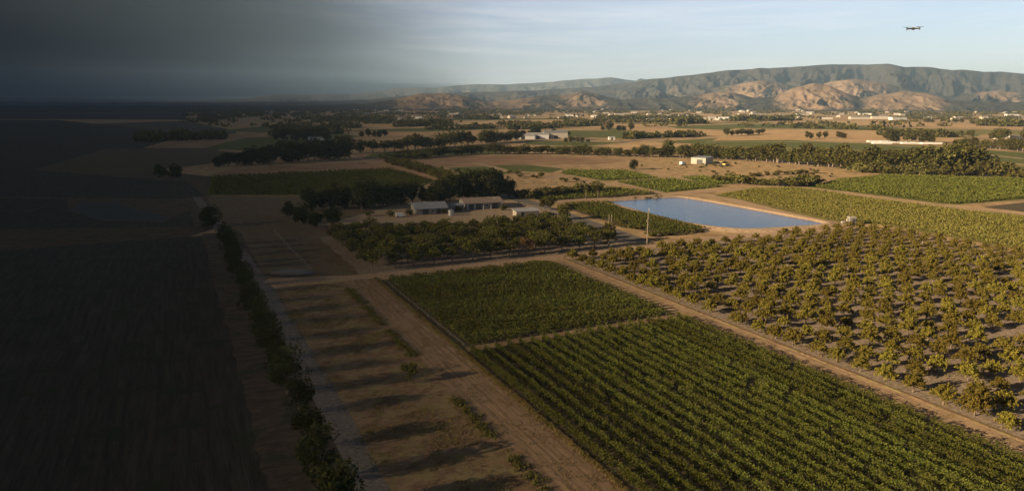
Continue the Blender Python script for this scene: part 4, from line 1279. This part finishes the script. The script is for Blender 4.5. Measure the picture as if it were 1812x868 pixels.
def hill_mat(name, grass, brush, speck=.03):
    """dry grass and brush; the attribute 'grass_cover' says where the open grassland is"""
    m, nt, out = new_mat(name)
    v = wpos(nt)
    at = N(nt, 'ShaderNodeAttribute', attribute_name='grass_cover')
    n1 = noise(nt, v, .0035, 5, .6)
    n2 = noise(nt, v, speck, 6, .75)
    a1 = N(nt, 'ShaderNodeMath', operation='MULTIPLY_ADD'); L(nt, n1, a1.inputs[0]); a1.inputs[1].default_value = 1.0; L(nt, n2, a1.inputs[2])
    a2 = N(nt, 'ShaderNodeMath', operation='SUBTRACT'); L(nt, a1.outputs[0], a2.inputs[0]); L(nt, at.outputs['Fac'], a2.inputs[1])
    f_ = ramp(nt, a2.outputs[0], .52, .72)
    g2 = mixc(nt, n2, tuple(x * .8 for x in grass), tuple(x * 1.2 for x in grass))
    b2 = mixc(nt, n1, tuple(x * .8 for x in brush), tuple(x * 1.25 for x in brush))
    col = mixc(nt, f_, g2, b2)
    b = N(nt, 'ShaderNodeBsdfPrincipled', Roughness=1.0); b.inputs['Specular IOR Level'].default_value = 0
    L(nt, col, b.inputs['Base Color'])
    bp = N(nt, 'ShaderNodeBump', Strength=1.0, Distance=16); L(nt, noise(nt, v, .02, 7, .65), bp.inputs['Height']); L(nt, bp.outputs[0], b.inputs['Normal'])
    L(nt, b.outputs[0], out.inputs['Surface'])
    return m


def hill_strip(name, sky, d0, d1, dback, mat, seed, spur=75.0, cut=.5, pw=1.25, xr=(-350, 2150), step=2.0, rows=90, crestn=1.2, grass=(), gbase=.1, fine=1.0):
    xs = np.arange(xr[0], xr[1] + step, step)
    sx, sy = np.array(sky).T
    ysk = np.interp(xs, sx, sy) + crestn * (fbm(xs * .035, xs * 0, seed, 4) - .5) * 2
    ts = np.concatenate([np.linspace(0, 1, rows), 1 + np.linspace(0, 1, 14)[1:]])
    a = (xs - CX) / FPX; b = (CY - ysk) / FPX
    fw = math.cos(PITCH) + b * math.sin(PITCH); up = -math.sin(PITCH) + b * math.cos(PITCH)
    hl = np.hypot(a, fw); tel = up / hl
    dirx = (FWD[0] * fw + RGT[0] * a) / hl; diry = (FWD[1] * fw + RGT[1] * a) / hl
    dd = d1 + (fbm(xs * .012, xs * 0 + 3, seed + 9) - .5) * (d1 - d0) * .35
    crest = np.maximum(2, CAMH + dd * tel)
    V = []
    for t in ts:
        if t <= 1:
            d = d0 + (dd - d0) * t
            warp = 1.2 * (fbm(xs / spur * .8, np.full(len(xs), t * 2.2), seed + 2) - .5)
            n = fbm(xs / spur + warp + .9 * t, np.full(len(xs), t * 2.0), seed, 3)
            rid = 1 - np.abs(2 * n - 1) ** .8
            n2 = fbm(xs / spur * 3.1 + warp * 2, np.full(len(xs), t * 5.5), seed + 5, 3)
            rid2 = 1 - np.abs(2 * n2 - 1)
            base = t ** pw
            amp = cut * 3.7 * base * (1 - t) ** 1.0
            n3 = fbm(xs / spur * 8 + warp * 4, np.full(len(xs), t * 14.0), seed + 7, 3)
            rid3 = 1 - np.abs(2 * n3 - 1)
            hgt = crest * (base - amp * (1 - rid) * 1.1 - amp * .45 * fine * (1 - rid2) - amp * .18 * fine * (1 - rid3))
            hgt = np.maximum(hgt, crest * base * .12)
        else:
            d = dd + (t - 1) * dback; hgt = crest * (1 - (t - 1)) ** 1.2
        z = np.where(t == 0, -4.0, hgt)
        V.append(np.c_[dirx * d, diry * d, z])
    V = np.concatenate(V); n = len(xs); F = []
    idx = np.arange(n - 1)
    Fs = [np.c_[j * n + idx, j * n + idx + 1, (j + 1) * n + idx + 1, (j + 1) * n + idx] for j in range(len(ts) - 1)]
    o = tag(MB().add(V, np.concatenate(Fs), 0, True).build(name, mat), kind='structure')
    gc = np.full(n, gbase)
    for (c, sg, am) in grass: gc = np.maximum(gc, gbase + am * np.exp(-((xs - c) / sg) ** 4))
    cov = np.concatenate([gc * min(1, .35 + 1.6 * t) for t in ts])
    at = o.data.attributes.new('grass_cover', 'FLOAT', 'POINT'); at.data.foreach_set('value', cov.astype(np.float32))
    return o


HM = hill_mat('chaparral_range', (.17, .125, .085), (.053, .047, .039), .026)
HF = hill_mat('golden_foothills', (.215, .15, .095), (.053, .048, .036), .03)
HFAR = hill_mat('far_range', (.13, .11, .08), (.075, .072, .055), .012)
hill_strip('distant_hills', [(-400, 172), (100, 172), (300, 178), (400, 176), (450, 172), (480, 167), (560, 167), (620, 167), (700, 156), (760, 155), (840, 149), (900, 150), (1000, 143), (1050, 139), (1080, 137), (1110, 141), (1125, 143), (1133, 139), (1150, 142), (1200, 150), (2300, 150)], 7200, 10200, 2500, HFAR, 31, 70, .6)
hill_strip('hills', [(-400, 180), (300, 181), (450, 180), (600, 178), (650, 176), (700, 171), (760, 165), (850, 163), (950, 160), (1000, 157), (1050, 154), (1100, 147), (1120, 146), (1150, 140), (1200, 135), (1250, 129), (1300, 124), (1340, 121.5), (1400, 119), (1450, 115), (1500, 113.5), (1540, 114), (1572, 112), (1600, 118), (1650, 119), (1663, 121), (1685, 124), (1710, 123), (1740, 127), (1770, 127), (1812, 131), (1900, 134), (2300, 150)], 3900, 7000, 2500, HM, 12, 70, .7, .95, gbase=.17)
hill_strip('middle_hills', [(-400, 188), (1180, 188), (1210, 168), (1250, 158), (1300, 149), (1350, 141), (1390, 149), (1430, 160), (1470, 144), (1510, 139), (1560, 146), (1620, 160), (1690, 172), (1730, 164), (1765, 160), (1812, 166), (1900, 175), (2300, 188)], 4300, 5500, 1500, HF, 22, 52, .5, .9, fine=1.2, grass=[(1340, 55, .3), (1515, 60, .45), (1765, 40, .3)], gbase=.2)
hill_strip('foothills', [(-400, 188), (560, 187), (640, 184), (700, 176), (740, 166), (790, 165), (830, 172), (870, 180), (905, 177), (950, 171), (1000, 167), (1030, 162), (1060, 168), (1100, 176), (1150, 174), (1200, 172), (1250, 166), (1290, 162), (1330, 172), (1365, 172), (1400, 157), (1440, 146), (1470, 152), (1500, 166), (1530, 173), (1560, 167), (1600, 161), (1640, 166), (1680, 177), (1740, 180), (1790, 181), (1900, 180), (2300, 184)], 3300, 4300, 1200, HF, 44, 50, .46, .9, fine=1.2, grass=[(760, 70, .55), (895, 55, .5), (1030, 50, .3), (1270, 45, .35), (1440, 66, .62), (1600, 72, .62)], gbase=.14)

# ------------------------------------------------------------------ drone
dx, dy, up = ray(1616, 51)
dn = 23 / math.sqrt(dx * dx + dy * dy)
t = thing('quadcopter_drone', 'small black quadcopter drone hovering in the sky above the hills', 'drone', (dx * dn, dy * dn, CAMH + up * dn), -YAW - R(28))
s = .92
mb = MB()
prof = [(-.09, .028, .012), (-.075, .038, .026), (.0, .042, .034), (.06, .036, .03), (.095, .022, .014)]
V = []; 
for (yy, hw, hh) in prof:
    V += [(-hw * .7, yy, -hh), (hw * .7, yy, -hh), (hw, yy, -hh * .2), (hw * .75, yy, hh), (-hw * .75, yy, hh), (-hw, yy, -hh * .2)]
F = []
for j in range(4):
    for i in range(6):
        F.append([j * 6 + i, j * 6 + (i + 1) % 6, (j + 1) * 6 + (i + 1) % 6, (j + 1) * 6 + i])
F += [[0, 5, 4, 3], [0, 3, 2, 1], [24, 25, 26, 27], [24, 27, 28, 29]]
mb.add(np.array(V) * s, F, 0, False)
mb.build('body', M['drone_grey'], t)
MB().box((0, -.005, .036 * s), (.05, .11, .012)).build('battery', M['metal'], t)
MB().blob((0, -.088, -.03), (.02, .02, .02), 2, 0, 0, 10, 6).build('camera', M['black'], t)
MB().box((0, -.07, -.028), (.085, .05, .012)).build('gimbal', M['black'], t)
for (ax, ay, hz, leg) in ((-.155, -.1, .018, .055), (.155, -.1, .018, .055), (-.145, .12, .03, .0), (.145, .12, .03, .0)):
    arm = MB().tube([(math.copysign(.03, ax), ay * .45, .008), (ax * .6, ay * .8, .0), (ax, ay, .004)], [.014, .0105, .0105], 8).build('arm', M['drone_grey'], t)
    MB().tube([(ax, ay, -.008), (ax, ay, hz + .012)], [.0145, .0135], 12).build('motor', M['black'], arm)
    if leg:
        MB().tube([(ax, ay, .0), (ax * 1.0, ay, -leg)], [.011, .0075], 8).build('landing_leg', M['drone_grey'], arm)
    pr = MB(); ang = R({-1: 8, 1: -14}[int(math.copysign(1, ax))] + (40 if ay > 0 else 0))
    for sg in (0, math.pi):
        c, q = math.cos(ang + sg), math.sin(ang + sg)
        u = np.array([c, q, 0]); w = np.array([-q, c, 0]); o3 = np.array([ax, ay, hz + .017])
        V = []
        for (r_, wd, zz) in ((.006, .006, 0), (.04, .011, .002), (.08, .008, .004), (.102, .003, .005)):
            V += [o3 + u * r_ - w * wd + np.array([0, 0, zz - .002]), o3 + u * r_ + w * wd + np.array([0, 0, zz + .003])]
        pr.add(V, [[0, 2, 3, 1], [2, 4, 5, 3], [4, 6, 7, 5]])
        pr.add(np.array(V) + np.array([0, 0, -.0015]), [[0, 1, 3, 2], [2, 3, 5, 4], [4, 5, 7, 6]])
    pr.build('propeller', M['black'], arm)

# ------------------------------------------------------------------ added dark volume, shaped to shade the left of the valley
m, nt, out = new_mat('shade_bank_volume')
va = N(nt, 'ShaderNodeVolumePrincipled')
va.inputs['Color'].default_value = (.012, .014, .018, 1); va.inputs['Density'].default_value = .01
va.inputs['Anisotropy'].default_value = .2
L(nt, va.outputs[0], out.inputs['Volume'])
M['cloud'] = m
CZ = 620.0
AP = np.array([-8.0, -55.0])                       # where the added volume's shadow edge fans out from, on the ground
shift = -LDIR[:2] * CZ / math.sin(SUN_EL)
thr = np.array([-180, -9, -2, 3, 8, 14, 20, 26, 31, 36, 42.0])
tau = np.array([4.8, 4.6, 4.4, 3.9, 3.0, 1.95, 1.15, .58, .26, .09, 0.0])
th = np.concatenate([np.linspace(-180, -12, 22), np.linspace(-9, 42, 40)])
rr = np.concatenate([[4], np.geomspace(12, 90000, 66)])
TH, RR = np.meshgrid(th, rr)
wob = (fbm(np.log(RR) * 2.2, TH * .05, 5) - .5) * 9 * np.clip((RR - 80) / 300, 0, 1)
thick = np.interp(np.clip(TH + wob + 15 * np.clip((RR - 3500) / 6500, 0, 1), -180, 42), thr, tau) / .01
thick = np.where(TH >= 42, 0, thick) + .05
gx = AP[0] + shift[0] + RR * np.sin(np.radians(TH)); gy = AP[1] + shift[1] + RR * np.cos(np.radians(TH))
bot = CZ + np.zeros_like(TH)
nth, nr = len(th), len(rr)
V = np.concatenate([np.stack([gx, gy, bot], -1).reshape(-1, 3), np.stack([gx - LDIR[0] * thick, gy - LDIR[1] * thick, bot - LDIR[2] * thick], -1).reshape(-1, 3)])
mb = MB(); F = []; o2 = nth * nr
for j in range(nr - 1):
    for i in range(nth - 1):
        a = j * nth + i
        F.append([a, a + nth, a + nth + 1, a + 1]); F.append([o2 + a, o2 + a + 1, o2 + a + nth + 1, o2 + a + nth])
    a = j * nth; F.append([a, o2 + a, o2 + a + nth, a + nth]); a = j * nth + nth - 1; F.append([a, a + nth, o2 + a + nth, o2 + a])
for i in range(nth - 1):
    F.append([i, i + 1, o2 + i + 1, o2 + i]); a = (nr - 1) * nth + i; F.append([a, o2 + a, o2 + a + 1, a + 1])
mb.add(V, F, 0, True)
cl = tag(mb.build('added_shade_bank', M['cloud']), kind='structure')

# haze of the valley air
m, nt, out = new_mat('valley_haze')
vp = N(nt, 'ShaderNodeVolumePrincipled')
vp.inputs['Color'].default_value = (.46, .7, 1.0, 1); vp.inputs['Density'].default_value = 5.2e-5
vp.inputs['Anisotropy'].default_value = 0.0
L(nt, vp.outputs[0], out.inputs['Volume'])
hz = MB().box((4000, 5500, 259), (21000, 15000, 530)).build('haze', m)
tag(hz, 'thin pale haze in the valley air', 'haze', kind='stuff')

# ------------------------------------------------------------------ sky and sun
w = bpy.data.worlds.new('World'); scene.world = w; w.use_nodes = True
nt = w.node_tree
for n_ in list(nt.nodes): nt.nodes.remove(n_)
out = N(nt, 'ShaderNodeOutputWorld'); bg = N(nt, 'ShaderNodeBackground'); bg.inputs['Strength'].default_value = .057
sk = N(nt, 'ShaderNodeTexSky', sky_type='NISHITA', sun_disc=False)
sk.sun_elevation = SUN_EL; sk.sun_rotation = math.atan2(-LDIR[0], -LDIR[1]); sk.air_density = 1.0; sk.dust_density = .7; sk.ozone_density = 2.4; sk.altitude = 60
tc = N(nt, 'ShaderNodeTexCoord')
dirv = tc.outputs['Generated']
# cirrus streaks
mp = N(nt, 'ShaderNodeMapping'); mp.inputs['Rotation'].default_value = (R(10), R(-14), R(-YAW * 0)); mp.inputs['Scale'].default_value = (1.1, 1.1, 16)
L(nt, dirv, mp.inputs['Vector'])
ci = noise(nt, mp.outputs[0], 2.2, 7, .62, .6)
cf = ramp(nt, ci, .47, .75)
cm_ = N(nt, 'ShaderNodeMath', operation='MULTIPLY'); L(nt, cf, cm_.inputs[0]); cm_.inputs[1].default_value = .4
veil = mixc(nt, .32, sk.outputs[0], (5.6, 5.0, 6.5))
col = mixc(nt, cm_.outputs[0], veil, (7.6, 7.4, 7.3))
# darkness put into the sky colour towards the left of the valley
dp = N(nt, 'ShaderNodeVectorMath', operation='DOT_PRODUCT'); L(nt, dirv, dp.inputs[0]); dp.inputs[1].default_value = (RGT[0], RGT[1], 0)
wn = noise(nt, dirv, 2.5, 5, .6)
ad = N(nt, 'ShaderNodeMath', operation='MULTIPLY_ADD'); L(nt, wn, ad.inputs[0]); ad.inputs[1].default_value = .10; 
sb = N(nt, 'ShaderNodeMath', operation='SUBTRACT'); L(nt, dp.outputs['Value'], sb.inputs[0]); sb.inputs[1].default_value = .05
L(nt, sb.outputs[0], ad.inputs[2])
mr = N(nt, 'ShaderNodeMapRange'); mr.inputs['From Min'].default_value = -.6; mr.inputs['From Max'].default_value = .4; L(nt, ad.outputs[0], mr.inputs['Value'])
cr = N(nt, 'ShaderNodeValToRGB'); L(nt, mr.outputs[0], cr.inputs[0])
els = cr.color_ramp.elements
stops = [(0, .01), (.12, .014), (.22, .035), (.34, .14), (.46, .46), (.58, .84), (.72, .96), (.9, 1.0)]
els[0].position = 0; els[0].color = (.01,) * 3 + (1,); els[1].position = .9; els[1].color = (1, 1, 1, 1)
for p_, v_ in stops[1:-1]:
    e_ = els.new(p_); e_.color = (v_, v_, v_, 1)
mul = N(nt, 'ShaderNodeVectorMath', operation='MULTIPLY'); L(nt, col, mul.inputs[0]); L(nt, cr.outputs[0], mul.inputs[1])
sx = N(nt, 'ShaderNodeSeparateXYZ'); L(nt, dirv, sx.inputs[0])
dk = N(nt, 'ShaderNodeMapRange', clamp=True, interpolation_type='SMOOTHSTEP'); L(nt, sx.outputs[2], dk.inputs['Value'])
dk.inputs['From Min'].default_value = .15; dk.inputs['From Max'].default_value = .5; dk.inputs['To Min'].default_value = 1.0; dk.inputs['To Max'].default_value = .17  # upper sky dimmed by hand to cut the fill light in shaded parts
m2 = N(nt, 'ShaderNodeVectorMath', operation='SCALE'); L(nt, mul.outputs[0], m2.inputs[0]); L(nt, dk.outputs[0], m2.inputs['Scale'])
L(nt, m2.outputs[0], bg.inputs['Color']); L(nt, bg.outputs[0], out.inputs['Surface'])

sd = bpy.data.lights.new('sun', 'SUN'); sd.energy = 5.0; sd.angle = R(.5); sd.color = (1.0, .775, .50)
so = link(bpy.data.objects.new('sun', sd))
from mathutils import Vector
so.rotation_euler = Vector(LDIR).to_track_quat('-Z', 'Y').to_euler()
so.location = (-100, 0, 120)

# ------------------------------------------------------------------ camera, render settings
cd = bpy.data.cameras.new('camera'); cd.sensor_width = 36; cd.lens = 36 * FPX / 1812; cd.clip_end = 150000; cd.clip_start = .5
co = link(bpy.data.objects.new('camera', cd)); co.location = (0, 0, CAMH); co.rotation_euler = (math.pi / 2 - PITCH, 0, -YAW)
scene.camera = co
scene.view_settings.view_transform = 'Standard'; scene.view_settings.look = 'None'; scene.view_settings.exposure = 1.42; scene.view_settings.gamma = 1
scene.view_settings.use_curve_mapping = False
scene.render.engine = 'CYCLES'
scene.cycles.max_bounces = 5; scene.cycles.transparent_max_bounces = 24; scene.cycles.volume_bounces = 0
